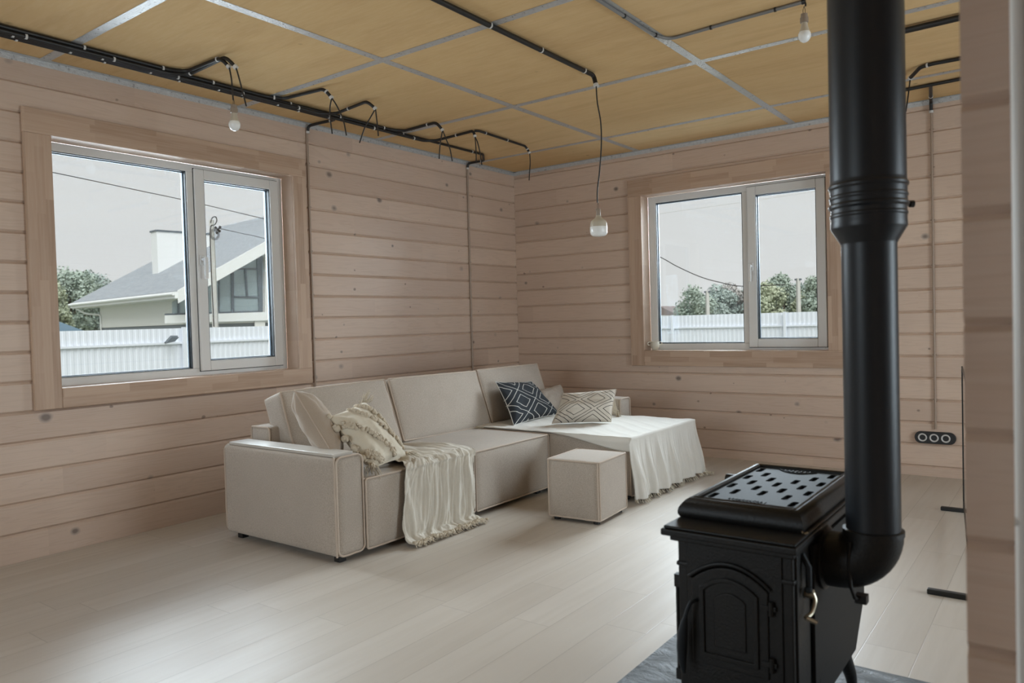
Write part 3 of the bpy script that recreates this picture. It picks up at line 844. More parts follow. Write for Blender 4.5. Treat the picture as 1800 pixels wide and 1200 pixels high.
# near arm
AY0, AY1, AX0, AX1 = 2.475, 2.655, -3.94, -2.968
a = block('armrest', (AX0, AY0, .035, AX1, AY1, .543), .022, (.004, .004, .0), 1)
mb = MB(); loop_pipe(mb, 'x', AX0+.004, AY0+.003, AY1-.003, .038, .541, .04, 2); mb.build('piping', M_pipe, a)
mb = MB()
loop_pipe(mb, 'x', AX1, AY0+.004, AY1-.002, .038, .541, .035, 1)
mb.tube(wob(dense([(AX1-.008, AY0-.001, .545), (AX1-.006, AY0-.002, .04)], .03), .002, 3), PR, 6)
mb.build('piping', M_pipe, a)
boxo('arm_board', M_tabletop, sofa, (AX0+.045, AY0+.008, .542, AX1-.02, AY1-.045, .558), .003)
# far arm
a = block('armrest', (AX0, 5.405, .035, -2.955, 5.585, .552), .022, (.004, .004, .004), 2)
mb = MB(); loop_pipe(mb, 'x', -2.955, 5.408, 5.582, .038, .55, .035, 5); mb.build('piping', M_pipe, a); mb = MB(); loop_pipe(mb, 'x', AX0+.004, 5.408, 5.582, .038, .55, .035, 6); mb.build('piping', M_pipe, a)
# low back
a = block('back_frame', (-3.94, 2.66, .035, -3.76, 5.40, .625), .02, (.004, .004, .004), 3)
mb = MB(); loop_pipe(mb, 'y', 2.663, -3.937, -3.763, .04, .622, .02, 7); mb.tube(dense([(-3.937, 2.663, .622), (-3.937, 5.4, .622)], .05), PR, 6); mb.build('piping', M_pipe, a)
# seats
FX = -2.958; ZS = .405
for (y0, y1, sd) in ((2.662, 3.550, 4), (3.560, 4.372, 5)):
    a = block('seat', (-3.755, y0, .035, FX, y1, ZS), .02, (.006, .002, .010), sd, .003)
    mb = MB(); loop_pipe(mb, 'x', FX-.002, y0+.003, y1-.003, .037, ZS-.002, .014, sd)
    for yy in (y0+.004, y1-.004): mb.tube(wob(dense([(FX-.01, yy, ZS), (-3.74, yy, ZS)], .03), .0015, sd), PR, 6)
    mb.build('piping', M_pipe, a)
a = block('chaise', (-3.755, 4.380, .035, -2.325, 5.395, ZS), .02, (.006, .003, .006), 8, .003)
mb = MB(); loop_pipe(mb, 'x', -2.327, 4.383, 5.39, .037, ZS-.002, .014, 9)
mb.tube(wob(dense([(-2.335, 4.383, ZS), (-3.74, 4.383, ZS)], .03), .0015, 9), PR, 6)
mb.tube(dense([(FX+.01, 4.381, ZS), (FX+.012, 4.381, .04)], .05), .004, 6); mb.build('piping', M_pipe, a)
for (x, y) in ((-3.86, 2.53), (-3.02, 2.53), (-3.02, 3.46), (-3.02, 4.29), (-2.40, 4.46), (-2.40, 5.32), (-3.86, 5.50), (-3.86, 4.0), (-3.02, 5.50)):
    MB().box(x-.022, y-.022, 0, x+.022, y+.022, .042).build('foot', M_black, sofa, bevel=.003)
# back cushions: local box (x thickness, y length, z height) leaned back
def back_cushion(y0, y1, seed, lean=19, xb=-3.605, dz=0, th=.165, H=.445):
    xf = Matrix.Translation((xb, (y0+y1)/2, ZS+.008+dz)) @ Matrix.Rotation(radians(-lean), 4, 'Y') @ Matrix.Rotation(radians((seed % 3-1)*.6), 4, 'X')
    L = (y1-y0)/2
    o = soft_box(MB(xf), (-th, -L, 0, 0, L, H), .02, (.028, .006, .010), .035, .010, seed).build('back_cushion', M_sofa, sofa, weld=.0004, angle=80)
    mb = MB(xf)
    loop_pipe(mb, 'x', -.004, -L+.004, L-.004, .004, H-.004, .012, seed)
    loop_pipe(mb, 'x', -th+.004, -L+.004, L-.004, .004, H-.004, .012, seed+4)
    mb.build('piping', M_pipe, o)
back_cushion(2.735, 3.585, 11)
back_cushion(3.600, 4.545, 12)
back_cushion(4.560, 5.395, 13)

# pouf
pf = thing('pouf', 'small beige upholstered cube pouf standing in front of the sofa chaise', 'pouf', (-2.397, 3.957, 0))
pf_x = Matrix.Translation((-2.397, 3.957, 0)) @ Matrix.Rotation(radians(4), 4, 'Z')
hx_, hy_ = .172, .194
o = soft_box(MB(pf_x), (-hx_, -hy_, .022, hx_, hy_, .368), .014, (.003, .003, .008), .04, .0018, 21).build('body', M_sofa, pf, weld=.0004, angle=80)
mb = MB(pf_x)
loop_pipe(mb, 'z', .366, -hx_+.002, hx_-.002, -hy_+.002, hy_-.002, .012, 1)
loop_pipe(mb, 'z', .027, -hx_+.002, hx_-.002, -hy_+.002, hy_-.002, .012, 2)
for sx_ in (-1, 1):
    for sy_ in (-1, 1):
        for k in ((.0, .008), (.008, .0)):
            mb.tube(wob(dense([(sx_*(hx_-k[0]), sy_*(hy_-k[1]), .366), (sx_*(hx_-k[0]), sy_*(hy_-k[1]), .028)], .03), .0015, 4), .0045, 6)
mb.build('piping', M_pipe, o)
for sx_ in (-1, 1):
    for sy_ in (-1, 1):
        MB(pf_x).lathe([(0, 0), (.02, 0), (.02, .024), (0, .024)], (sx_*(hx_-.04), sy_*(hy_-.04), 0), 14).build('foot', M_black, pf)

# ------------------------------------------------------------------ pillows
def pillow(name, label, corners, thick, mat, seed=1, pinch=.10, pipe=None, fold=0, n=36, sag=0, group=None):
    A, B, C_, D = [V(c) for c in corners]   # u: A->B, v: A->D
    nrm = (B-A).cross(D-A).normalized(); ctr = (A+B+C_+D)/4
    def base(u, v):
        # edges bow inwards between the corners
        uu = u+(.5-u)*pinch*(1-(2*v-1)**2)*abs(2*u-1)*0 ; 
        U = .5+(u-.5)*(1-pinch*sin(pi*v)**.9); Vv = .5+(v-.5)*(1-pinch*sin(pi*u)**.9)
        return A*(1-U)*(1-Vv)+B*U*(1-Vv)+C_*U*Vv+D*(1-U)*Vv
    def prof(u, v):
        a = max(0, 1-abs(2*u-1)**2.6); b = max(0, 1-abs(2*v-1)**2.6); return (a*b)**.5
    def fn(side):
        def f(u, v):
            t = prof(u, v)*thick/2
            e = min(u, 1-u, v, 1-v)
            wr = (noise.noise(V((u*5, v*5, seed)))*.010+noise.noise(V((u*13, v*13, seed+side)))*.004)*min(1, e*8)
            # radial creases running in from the corners
            cr = 0
            for (cu, cv) in ((0, 0), (1, 0), (0, 1), (1, 1)):
                dx, dy = u-cu, v-cv; d = sqrt(dx*dx+dy*dy)
                if d < .45: cr += .004*sin(11*math.atan2(dy, dx)+seed)*sin(pi*d/.45)
            p = base(u, v)+nrm*side*(t+wr+cr)
            if fold: p += nrm*fold*(-math.exp(-((v-.52-.12*(u-.5))/.09)**2)+.0)*(1 if side > 0 else .3)*min(1, e*6)
            if sag: p += V((0, 0, -sag*sin(pi*u)*v))
            return p
        return f
    mb = MB(); mb.grid(fn(1), n, n, uv=True); g2 = fn(-1); mb.grid(lambda u, v: g2(u, v), n, n, uv=True)
    r = thing(name, label, 'pillow', tuple(ctr), group)
    o = mb.build('cover', mat, r, weld=0, angle=85)
    pts = []
    for i in range(4*20):
        k = i // 20; t = (i % 20)/20
        u, v = ((t, 0), (1, t), (1-t, 1), (0, 1-t))[k]; pts.append(base(u, v))
    MB().tube(pts, .004, 6, closed=True).build('piping', pipe or mat, r)
    return r, base, fn(1), nrm

# beige velvet pillow standing behind the near arm
top = onx(517, 686, -3.42); bot = onx(590, 800, -3.10)
dv = (ray(548, 735)+V((.10, .10, .02))).normalized()
pillow('cushion', 'plain beige velvet pillow tucked upright between the near armrest and the back cushion',
       [top, top+dv*.27+V((0, 0, -.02)), bot+dv*.30+V((0, 0, -.02)), bot+V((0, 0, -.02))], .17, M_velvet, 2, .06, M_pipe)

# tufted cream pillow
q = [onx(578, 733, -3.26), onx(640, 706, -3.36), onx(716, 803, -3.08), onx(655, 823, -3.00)]
pr_, base, fp, nn = pillow('cushion', 'cream tufted pillow with shaggy bands and corner tassels beside the throw', q, .15, M_cream, 5, .05, M_tuft)
mb = MB(); rnd = random.Random(5)
def blob(mb, c, r, n=6):
    c = V(c); off = len(mb.v); sd = rnd.random()*50
    for i in range(n+1):
        th = pi*i/n
        for j in range(8):
            ph = 2*pi*j/8; d = V((sin(th)*cos(ph), sin(th)*sin(ph), cos(th)))
            mb.v.append(c+d*r*(1+.35*noise.noise(d*2.2+V((sd, 0, 0)))))
    for i in range(n):
        for j in range(8): mb.f.append((off+i*8+j, off+(i+1)*8+j, off+(i+1)*8+(j+1) % 8, off+i*8+(j+1) % 8))
sgn = 1 if nn.dot(V((0, 0, CH))-(q[0]+q[2])/2) > 0 else -1
fpo = fp
def surf(u, v):
    p = base(u, v); a = max(0, 1-abs(2*u-1)**2.6); b = max(0, 1-abs(2*v-1)**2.6); return p+nn*sgn*((a*b)**.5*.075+.004)
for (c0, c1, wd) in (((.62, .02), (1.0, .55), .055), ((.34, .02), (.98, .90), .045), ((.02, .22), (.62, .98), .05), ((.0, .78), (.25, 1.0), .05)):
    for k in range(95):
        t = rnd.random(); o2 = (rnd.random()-.5)*wd*2
        u = c0[0]+(c1[0]-c0[0])*t+o2*.6; v = c0[1]+(c1[1]-c0[1])*t-o2*.6
        if 0.01 < u < .99 and .01 < v < .99: blob(mb, surf(u, v), .0085+.004*rnd.random(), 4)
tag(mb.build('tufting', M_tuft, pr_, angle=180), kind='stuff')
def tassel(parent, p, d, L=.06, r=.016, mat=None, n=26):
    mb = MB(); p = V(p); d = V(d).normalized()
    blob(mb, p, r*.8, 5)
    for i in range(n):
        s = V((rnd.uniform(-1, 1), rnd.uniform(-1, 1), rnd.uniform(-1, 1)))*r
        e = p+d*L*rnd.uniform(.7, 1.1)+s*1.6
        mb.tube([p+s*.4, p+(e-p)*.5+s*.6, e-V((0, 0, .004))], .0022, 4)
    return mb.build('tassel', mat or M_tuft, parent, angle=180)
for c, d in ((q[0], (-.2, -.1, -.5)), (q[1], (.1, .1, .3)), (q[2], (.4, .3, -.25)), (q[3], (.3, -.25, -.4))):
    c = V(c)
    if c.z < .46: c.z = .455
    tassel(pr_, c, d, .05, .022)
for t in (.22, .42, .62, .80):
    c = V(q[0]).lerp(V(q[3]), t)+V((0, -.012, 0)); blob_mb = MB(); blob(blob_mb, c, .022, 6)
    for k in range(10): blob(blob_mb, c+V((rnd.uniform(-1, 1), rnd.uniform(-1, 1), rnd.uniform(-1, 1)))*.018, .009, 4)
    blob_mb.build('pompom', M_tuft, pr_, angle=180)
c = onx(668, 742, -3.2); mb = MB()
for k in range(14): blob(mb, c+V((rnd.uniform(-1, 1), rnd.uniform(-1, 1), rnd.uniform(-1, 1)))*.014, .009, 4)
mb.build('pompom', M_tuft, pr_, angle=180)

# navy pillow
q = [onx(871, 671, -3.60), onx(934, 670, -3.62), onx(984, 739, -3.42), onx(903, 751, -3.36)]
for c in q: c.z = max(c.z, .425)
pillow('cushion', 'dark navy pillow with white diamond lines leaning on the third back cushion', q, .12, M_navy, 9, .07)
# plain pillow behind
q = [onx(935, 690, -3.66), onx(985, 676, -3.66), onx(1002, 742, -3.50), onx(940, 745, -3.50)]
for c in q: c.z = max(c.z, .43)
pillow('cushion', 'plain beige pillow half hidden between the navy and the ivory patterned pillows', q, .13, M_sofa, 12, .05, M_pipe)
# ivory patterned pillow
b0, b1 = onz(970, 744, .436), onz(1074, 741, .436)
q = [ony(990, 692, b0.y+.13), ony(1083, 684, b1.y+.10), b1, b0]
rr_, *_ = pillow('cushion', 'ivory pillow with black diamond lines slumped on the chaise cloth', q, .16, M_wdia, 15, .04, fold=.06)
# tufted pillow peeking out behind it
q = [ony(1010, 703, 5.36), ony(1080, 700, 5.36), ony(1089, 737, 5.33), ony(1010, 740, 5.33)]
for c in q: c.z = max(c.z, .43)
rr2, *_ = pillow('cushion', 'cream fringed pillow mostly hidden behind the ivory patterned pillow by the far arm', q, .06, M_cream, 18, .05)
tassel(rr2, ony(1086, 722, 5.29), (.2, -.1, -.6), .05, .012)

# ------------------------------------------------------------------ cloths
def fringe(mb, pts, L, step=.008, r=.0014, out=(0, 0, 0)):
    P = dense(pts, step)
    for i, p in enumerate(P):
        j = V((rnd.uniform(-1, 1), rnd.uniform(-1, 1), 0))*L*.35
        e = p+V(out)*L+j+V((0, 0, -L*.5)); e.z = max(.004, e.z); m = (p+e)/2+V((rnd.uniform(-1, 1), rnd.uniform(-1, 1), 0))*L*.2; m.z = max(.005, m.z)
        mb.tube([p, m, e], r, 4)
# throw over the front of the first seat
thr = thing('throw_blanket', 'crinkled cream throw hanging over the sofa front down to the floor', 'throw blanket', (-2.95, 3.2, .2))
prof = smooth_path([(-3.47, .430), (-3.30, .428), (-3.12, .428), (-3.00, .427), (-2.955, .418), (-2.935, .385), (-2.932, .30), (-2.930, .18), (-2.925, .08), (-2.915, .035), (-2.880, .016), (-2.845, .012)], 8)
def tlr(t):
    yl = [(0, 3.02), (.25, 2.97), (.42, 2.925), (.5, 2.905), (.8, 2.875), (1, 2.885)]
    yr = [(0, 3.42), (.25, 3.53), (.42, 3.53), (.5, 3.50), (.8, 3.475), (1, 3.50)]
    def ip(a):
        for (p, x), (q_, y) in zip(a[:-1], a[1:]):
            if t <= q_: return x+(y-x)*(t-p)/(q_-p)
        return a[-1][1]
    return ip(yl), ip(yr)
def thf(u, v):
    L = len(prof)-1; i = min(L-1, int(v*L)); f = v*L-i; p = prof[i].lerp(prof[i+1], f); d = (prof[i+1]-prof[i]).normalized()
    nx_, nz_ = -d.y, d.x
    if nx_ < 0 and p.y > .4 and False: pass
    N = V((-d.y, 0, d.x)) if True else None
    if N.z < 0: N = -N
    if p.y < .40 and p.x > -2.96 and N.x < 0: N = -N
    yl, yr = tlr(v)
    y = yl+(yr-yl)*u
    ph = 1.3*noise.noise(V((u*3, v*2.5, 2)))
    s1 = max(0, sin(2*pi*(5.5*u+ph)+1.2)); s2 = max(0, sin(2*pi*(12*u+1.6*ph)+v*3)); s3 = sin(2*pi*(23*u+2*ph))
    amp = .009+.010*sstep(.4, .8, v)*(1-sstep(.85, 1, v)*.7)
    dg = noise.noise(V(((u-.35*v)*11, v*3.2, 4))); dg2 = noise.noise(V(((u+.5*v)*22, v*7, 9)))
    o = amp*s1*(.5+.8*abs(noise.noise(V((u*4, v*3, 12)))))+.004*s2+.0015*s3+.020*max(0, dg)+.009*max(0, dg2)+.003*abs(noise.noise(V((u*60, v*40, 3))))
    if v < .42: o += .018*max(0, noise.noise(V((u*7, v*9, 8))))+.010*abs(sin(2*pi*(3*u+6*v*(1-u))))
    y += .012*noise.noise(V((u*6, v*5, 6)))
    q_ = V((p.x, y, p.y))+N*(o+.003)
    q_.z = max(q_.z, .006)
    return q_
mb = MB(); mb.grid(thf, 130, 110, uv=True)
o = mb.build('cloth', M_muslin, thr, angle=180)
sm = o.modifiers.new('thick', 'SOLIDIFY'); sm.thickness = .002; sm.offset = -1
mb = MB(); fringe(mb, [thf(k/60, 1.0)+V((0, 0, .006)) for k in range(61)], .03, .005, .002, (1, 0, 0))
for k in range(260):
    p = thf(rnd.random(), 1.0)+V((rnd.uniform(-.01, .02), 0, .004)); blob(mb, p, .006+.004*rnd.random(), 4)
tag(mb.build('fringe', M_tuft, thr, angle=180), kind='stuff')
mb = MB()
for k in range(100):
    p = thf(1.0, .3+.6*k/100)+V((0, rnd.uniform(-.004, .006), 0)); blob(mb, p, .0035, 3)
for k in range(50):
    p = thf(0.0, .45+.5*k/50); blob(mb, p, .0025, 3)
tag(mb.build('selvedge', M_muslin, thr, angle=180), kind='stuff')

# ivory cloth over the chaise
cl = thing('chaise_cloth', 'ivory gauze cloth covering the chaise and falling in folds to the floor', 'cloth', (-2.4, 4.9, .2))
CX1, CY0, CY1, CZ = -2.318, 4.371, 5.385, .424
def over_l(x):   # how far the cloth hangs over the near side at x
    return .006+.085*sstep(-3.0, -2.32, x)**1.2
def clf(u, v):
    # u along x (0 back .. 1 hem), v along y
    X = -3.62+(u)*(1.30+.405)           # unrolled coordinate; edge at CX1
    dxo = max(0, X-CX1); xb = min(X, CX1)
    yl = CY0-over_l(xb) if dxo == 0 else CY0-.089+.03*dxo
    far = .30*sstep(-2.97, -2.90, xb)
    yr = CY1+far
    if xb < -3.05: yl += .0
    y = yl+(yr-yl)*v
    dl = max(0, CY0-y); dr = max(0, y-CY1)
    hem = 0
    if dxo == 0:
        dd = dl+dr; yb = min(max(y, CY0), CY1)
        z = CZ-dd; s = -1 if dl > 0 else 1
        off = min(.012, dd*.4)+.02*dr
        p = V((xb, yb+s*off if dd > 0 else yb, z))
        if dd == 0: p.z += .0035*noise.noise(V((X*5, y*5, 1)))+.0025*max(0, sin((X*.8+y)*40+3*noise.noise(V((X*3, y*3, 2)))))
        return p
    d = sqrt(dxo*dxo+(dl+dr)**2)
    # front drop with folds; near the corners fan outwards
    fr = sstep(0, .4, d)
    yy = min(max(y, CY0-.0), CY1)
    t = (y-(CY0-.089))/((CY1+.30)-(CY0-.089))
    ph = 1.1*noise.noise(V((y*3.0, 0, 3)))
    fold = max(0, sin(2*pi*(y*5.3+ph)))*.035+max(0, sin(2*pi*(y*11+1.7*ph)+1))*.014+.004*sin(2*pi*y*27)
    out = .008+.035*fr+fold*fr*1.1
    out += fr*(.012*max(0, noise.noise(V((y*26, d*5, 3))))+.006*noise.noise(V((y*60, d*14, 5))))
    if dr > 0:
        # far corner flares around the edge
        a = math.atan2(dr, max(dxo, 1e-4)); rad = .015+.06*fr
        px = CX1+cos(a)*rad+fold*fr*.4; py = CY1+sin(a)*rad
    else:
        px = CX1+out; py = yy if dl == 0 else CY0-min(dl, .04)*.8
    z = CZ-d+.004
    zmin = .030
    if z < zmin: px += (zmin-z)*.5; z = zmin
    return V((px, py+(.015*noise.noise(V((y*8, d*4, 7))))*fr, z))
mb = MB(); mb.grid(clf, 120, 170, uv=True)
o = mb.build('cloth', M_white, cl, angle=180)
sm = o.modifiers.new('thick', 'SOLIDIFY'); sm.thickness = .0018; sm.offset = -1
mb = MB()
hem = [clf(1, k/140) for k in range(141)]
fringe(mb, hem, .032, .012, .0022, (.35, 0, -.2))
side = [clf(.74+.26*k/40, 1) for k in range(41)]
fringe(mb, side, .028, .010, .002, (.3, .8, 0))
back = [clf(k/10*.05, 0)+V((0, 0, .003)) for k in range(11)]
fringe(mb, back, .03, .006, .002, (-.3, -.8, 0))
tag(mb.build('fringe', M_cream, cl, angle=180), kind='stuff')

# ------------------------------------------------------------------ conduits, wires, bulbs
RC = .0105
def clipset(parent, path, every, start=.1, r=RC, mat=None, both=True):
    """plastic saddles along a path"""
    L = 0; nxt = start; n = 0
    for a, b in zip(path[:-1], path[1:]):
        d = (b-a).length
        while L+d > nxt:
            p = a.lerp(b, (nxt-L)/d); t = (b-a).normalized()
            mb = MB(); mb.tube([p-t*.005, p+t*.005], r+.0022, 10); mb.tube([p-t*.004+V((0, 0, .001)), p+t*.004+V((0, 0, .001))], r+.0035, 6)
            mb.build('clip', mat or M_clip, parent); nxt += every; n += 1
        L += d
    return n
def conduit(label, pts, r=RC, every=.42, start=.15, wires=(), mat=None, rr=.03, wire_label=None, clipmat=None, group=None, cuff=True):
    path = round_path(pts, rr, 5)
    o = thing('cable_conduit', label, 'conduit', tuple(path[len(path)//2]), group)
    # corrugation via dense rings would be invisible at this size: slight ribbing in the tube itself
    MB().tube(path, r, 10).build('sleeve', mat or M_cond, o)
    clipset(o, path, every, start, r, clipmat)
    if cuff:
        e = path[-1]; t = (path[-1]-path[-2]).normalized(); MB().tube([e-t*.012, e+t*.004], r+.003, 10).build('clip', clipmat or M_clip, o)
    for wp in wires: MB().tube(smooth_path(wp, 6), .0042, 8).build('wire', M_wire, o)
    return o
ZC = HC-.0155
def cp(x, y, dz=0): return onz(x, y, ZC-dz)
TX = -4.105
def drop(x0, y0, dx=0):
    """end of the conduit drooping off the ceiling, at pixel"""
    return (x0, y0)
def hang(p0, pix):
    """wire from p0 down through the given pixels at about the same distance"""
    t = dep(p0); return [p0]+[att(x, y, t) for x, y in pix]
def branch(label, ylane, lane, leave, out, end, wires, every=.45, start=.2, extra=None):
    lx, lz = lane
    pl = cp(*leave); po = cp(*out)
    pts = [V((TX+lx, YR+.3, ZC-lz)), V((TX+lx, pl.y-.09, ZC-lz)), V((TX+lx+.05, pl.y, ZC-lz*.5)), V((po.x, po.y, ZC))]
    e = att(end[0], end[1], dep(po))
    pts.append(V((e.x, e.y, e.z)))
    ws = [hang(V((e.x, e.y, e.z)), wp) for wp in wires]
    return conduit(label, pts, RC, every, start, ws, rr=.035)
branch('black conduit of the ceiling bundle branching off first, ending above the left window', 0, (.021, 0), (332, 124), (388, 102), (403, 118), [[(407, 140), (409, 165), (410, 176)]], .42, .2)
branch('thin black conduit stub beside the first branch, wire hooked over the trunk', 0, (.021, .0205), (338, 125), (397, 100), (415, 119), [[(421, 140), (427, 163), (433, 187)]], .42, .35)
branch('black conduit branching off second, above the first wall conduit drop', 0, (.000, 0), (500, 173), (570, 156), (583, 172), [[(580, 190), (581, 212), (584, 235)], [(592, 186), (603, 210), (609, 238)]], .42, .1)
branch('black conduit branching off third with two splayed wires', 0, (.000, .0205), (590, 197), (645, 178), (660, 191), [[(652, 205), (641, 225), (632, 251)], [(662, 208), (664, 225), (665, 239)]], .42, .3)
branch('black conduit branching off fourth, right of the middle of the bundle', 0, (-.021, 0), (706, 231), (767, 215), (778, 229), [[(775, 245), (773, 262), (772, 279)], [(784, 244), (791, 262), (795, 283)]], .42, .25)
branch('black conduit branching off fifth nearest the room corner', 0, (-.021, .0205), (760, 246), (832, 230), (835, 240), [[(836, 252), (837, 268), (837, 284)], [(840, 252), (844, 270), (847, 290)]], .42, .15)
p0 = cp(834, 230); pA = cp(842, 230); p1 = cp(924, 257); e = att(931, 269, dep(p1))
conduit('thin black conduit continuing from the fifth branch towards the back wall', [p0, pA, p1, e], .0095, .3, .12, [hang(e, [(932, 285), (931, 300), (930, 317)])], rr=.03)
# run to the corner, folding back to the wall
pE = cp(862, 269); pw = V((XL+.035, pE.y-.03, ZC)); pw2 = V((XL+.016, 5.395, HC-.05)); 
f1 = cp(862, 271)
conduit('black conduit turning back at the end of the bundle to the second wall drop',
        [V((TX-.042, YR+.3, ZC)), V((TX-.042, pE.y, ZC)), V((-4.30, 5.42, ZC)), V((XL+.02, 5.398, ZC-.004)), V((XL+.014, 5.396, HC-.07))], RC, .42, .05, rr=.03)
conduit('black conduit leaving the bundle towards the left wall above the first wall drop',
        [V((TX-.042, YR+.3, ZC-.0205)), V((TX-.042, 3.50, ZC-.0205)), V((TX-.10, 3.62, ZC)), V((-4.36, 3.60, ZC)), V((XL+.02, 3.585, ZC-.006)), V((XL+.014, 3.583, HC-.07))], RC, .42, .33, rr=.05)
# vertical wall conduits
def wall_conduit(label, p0, p1, seams, face, r=.0085, mat=M_browncond):
    o = thing('wall_conduit', label, 'conduit', tuple((V(p0)+V(p1))/2)); MB().tube([p0, p1], r, 10).build('sleeve', mat, o)
    z = seams
    while z > p1[2]+.02:
        if z < p0[2]-.05:
            c = V((p0[0], p0[1], z)); mb = MB(); mb.tube([c-V((0, 0, .006)), c+V((0, 0, .006))], r+.0025, 8)
            f = V(face); mb.box(c.x-abs(f.x)*.004-abs(f.y)*.013, c.y-abs(f.y)*.004-abs(f.x)*.013, z-.005, c.x+abs(f.y)*.013+abs(f.x)*.004, c.y+abs(f.x)*.013+abs(f.y)*.004, z+.005)
            mb.build('clip', mat, o)
        z -= .32
    return o
wall_conduit('brown surface conduit running down the left wall beside the big window', (XL+.0095, 3.580, HC-.05), (XL+.0095, 3.572, .05), 2.4, (1, 0, 0))
wall_conduit('brown surface conduit running down the left wall near the room corner', (XL+.0095, 5.398, HC-.05), (XL+.0095, 5.390, .05), 2.4, (1, 0, 0))
wall_conduit('pale brown surface conduit running down the back wall to the triple socket', (-.797, YB-.0095, HC-.05), (-.797, YB-.0095, .345), 2.48, (0, 1, 0), .0075)
# pendant conduit
pp = [V((-2.317, YR+.3, ZC)), V((-2.315, 4.01, ZC))]
e = att(1048, 151, dep(pp[1])-.03)
pc = conduit('single black conduit crossing the middle of the ceiling to the hanging bulb', pp+[e], .0135, .45, .2, [hang(e, [(1050, 180), (1056, 215), (1057, 255), (1054, 300), (1050, 335), (1050, 356)])], rr=.03)
# grey conduit by the second tape
zg = ZC+.004
gp = [V((-1.800, YR+.3, HC-.010)), onz(1150, 62, HC-.010), onz(1178, 69, HC-.010), onz(1280, 40, HC-.010), onz(1414, 3, HC-.010)]
conduit('thin grey conduit beside the ceiling tape bending towards the right-hand bulb', gp, .0085, .33, .1, [hang(gp[-1], [(1416, 6), (1416, 11)])], M_greycond, .05, clipmat=M_black)
# right side conduits
def rc(x, y): return cp(x, y)
a, b = cp(1560, 61, .008), cp(1688, 31, .008); d = b-a
conduit('thick black conduit crossing the ceiling right of the flue', [a-d*.2, b+d*1.4], .0165, .34, .12, cuff=False)
a, b, c, e0 = rc(1688, 103), rc(1640, 112), rc(1618, 118), rc(1600, 134)
e = att(1600, 137, dep(e0))
conduit('short black conduit right of the flue bending down with one loose wire', [a+(a-b)*8, a, b, c, e], .0115, .5, .3, [hang(e, [(1598, 155), (1595, 178), (1592, 197)])], rr=.03)
a, b = rc(1560, 164), rc(1688, 139); d = b-a
conduit('black conduit along the top of the back wall behind the flue', [a-d*.6, b+d*3], .0115, .5, .2, cuff=False)
pj = rc(1636, 149)
conduit('short black elbow dropping from the ceiling conduit to the back wall conduit', [pj, V((-.797, YB-.02, ZC-.004)), V((-.797, YB-.013, HC-.09))], .0115, .5, .3, rr=.02)

def bulb(label, top, prof_sock, prof_house, prof_diff, wires=True):
    c = V(top); r = thing('light_bulb', label, 'light bulb', tuple(c))
    MB().lathe(prof_sock, c, 28).build('socket', M_sock, r)
    MB().lathe(prof_house, c, 32).build('housing', M_bhouse, r)
    MB().lathe(prof_diff, c, 32).build('diffuser', M_bdiff, r)
    if wires:
        for s in (-.004, .004): MB().tube([c+V((s, s*.5, -.002)), c+V((s*1.2, 0, .02)), c+V((0, 0, .036))], .0013, 6).build('lead', M_wire, r)
    return r
def scl(p, k): return [(a*k, b*k) for a, b in p]
sockp = [(0, 0), (.0165, 0), (.0175, -.018), (.0205, -.020), (.0205, -.044), (.016, -.046), (0, -.046)]
housp = [(.0150, -.044), (.0170, -.060), (.0215, -.078), (.0265, -.092)]
diffp = [(.0265, -.092), (.0310, -.102), (.0315, -.112), (.0285, -.126), (.0205, -.138), (.010, -.144), (0, -.145)]
e1 = onz(403, 118, ZC); t1 = dep(e1)
bulb('small bulb hanging from the first conduit branch above the left window', att(411, 184.5, t1), sockp, housp, diffp)
t2 = dep(gp[-1])
k = .92
bulb('bulb hanging at the top beside the flue pipe', att(1413.5, 24.5, t2), scl(sockp, k), scl(housp, k), scl(diffp, k))
tp = dep(pp[1])
bulb('large wide-bodied bulb hanging on a long black cord in the middle', att(1051.5, 366.5, tp),
     [(0, 0), (.0115, 0), (.0135, -.004), (.0135, -.040), (.0125, -.042), (0, -.042)],
     [(.0125, -.040), (.016, -.048), (.024, -.060), (.040, -.070), (.0475, -.082), (.0505, -.098), (.0515, -.110)],
     [(.0515, -.110), (.0525, -.112), (.0520, -.140), (.0480, -.156), (.0360, -.165), (.018, -.168), (0, -.169)])

# ------------------------------------------------------------------ socket, cup, standing panel
so = thing('wall_socket', 'black triple wall socket with three round white outlets low on the back wall', 'socket', (-.80, YB, .283))
vf = ext_curve([rrect(-.128, -.040, .128, .040, .0395, 8)], .016, .003)
add_raw(MB(), vf, lambda v: (-.80+v.x, YB-.011+v.z, .283+v.y)).build('back_plate', M_black, so)
for i in (-1, 0, 1):
    c = V((-.806+i*.0735, YB-.018, .283))
    MB().lathe([(0, -.010+.014), (.018, .004), (.0195, -.006), (.0245, -.010), (.029, -.008), (.030, .0)], c, 28, 'y').build('outlet', M_rimwhite, so, angle=50)
    mb = MB()
    for sx_ in (-.0075, .0075): mb.lathe([(0, -.0015), (.0028, -.0015), (.0028, .004)], c+V((sx_, .003, 0)), 8, 'y')
    mb.build('pin_hole', M_dark, so)

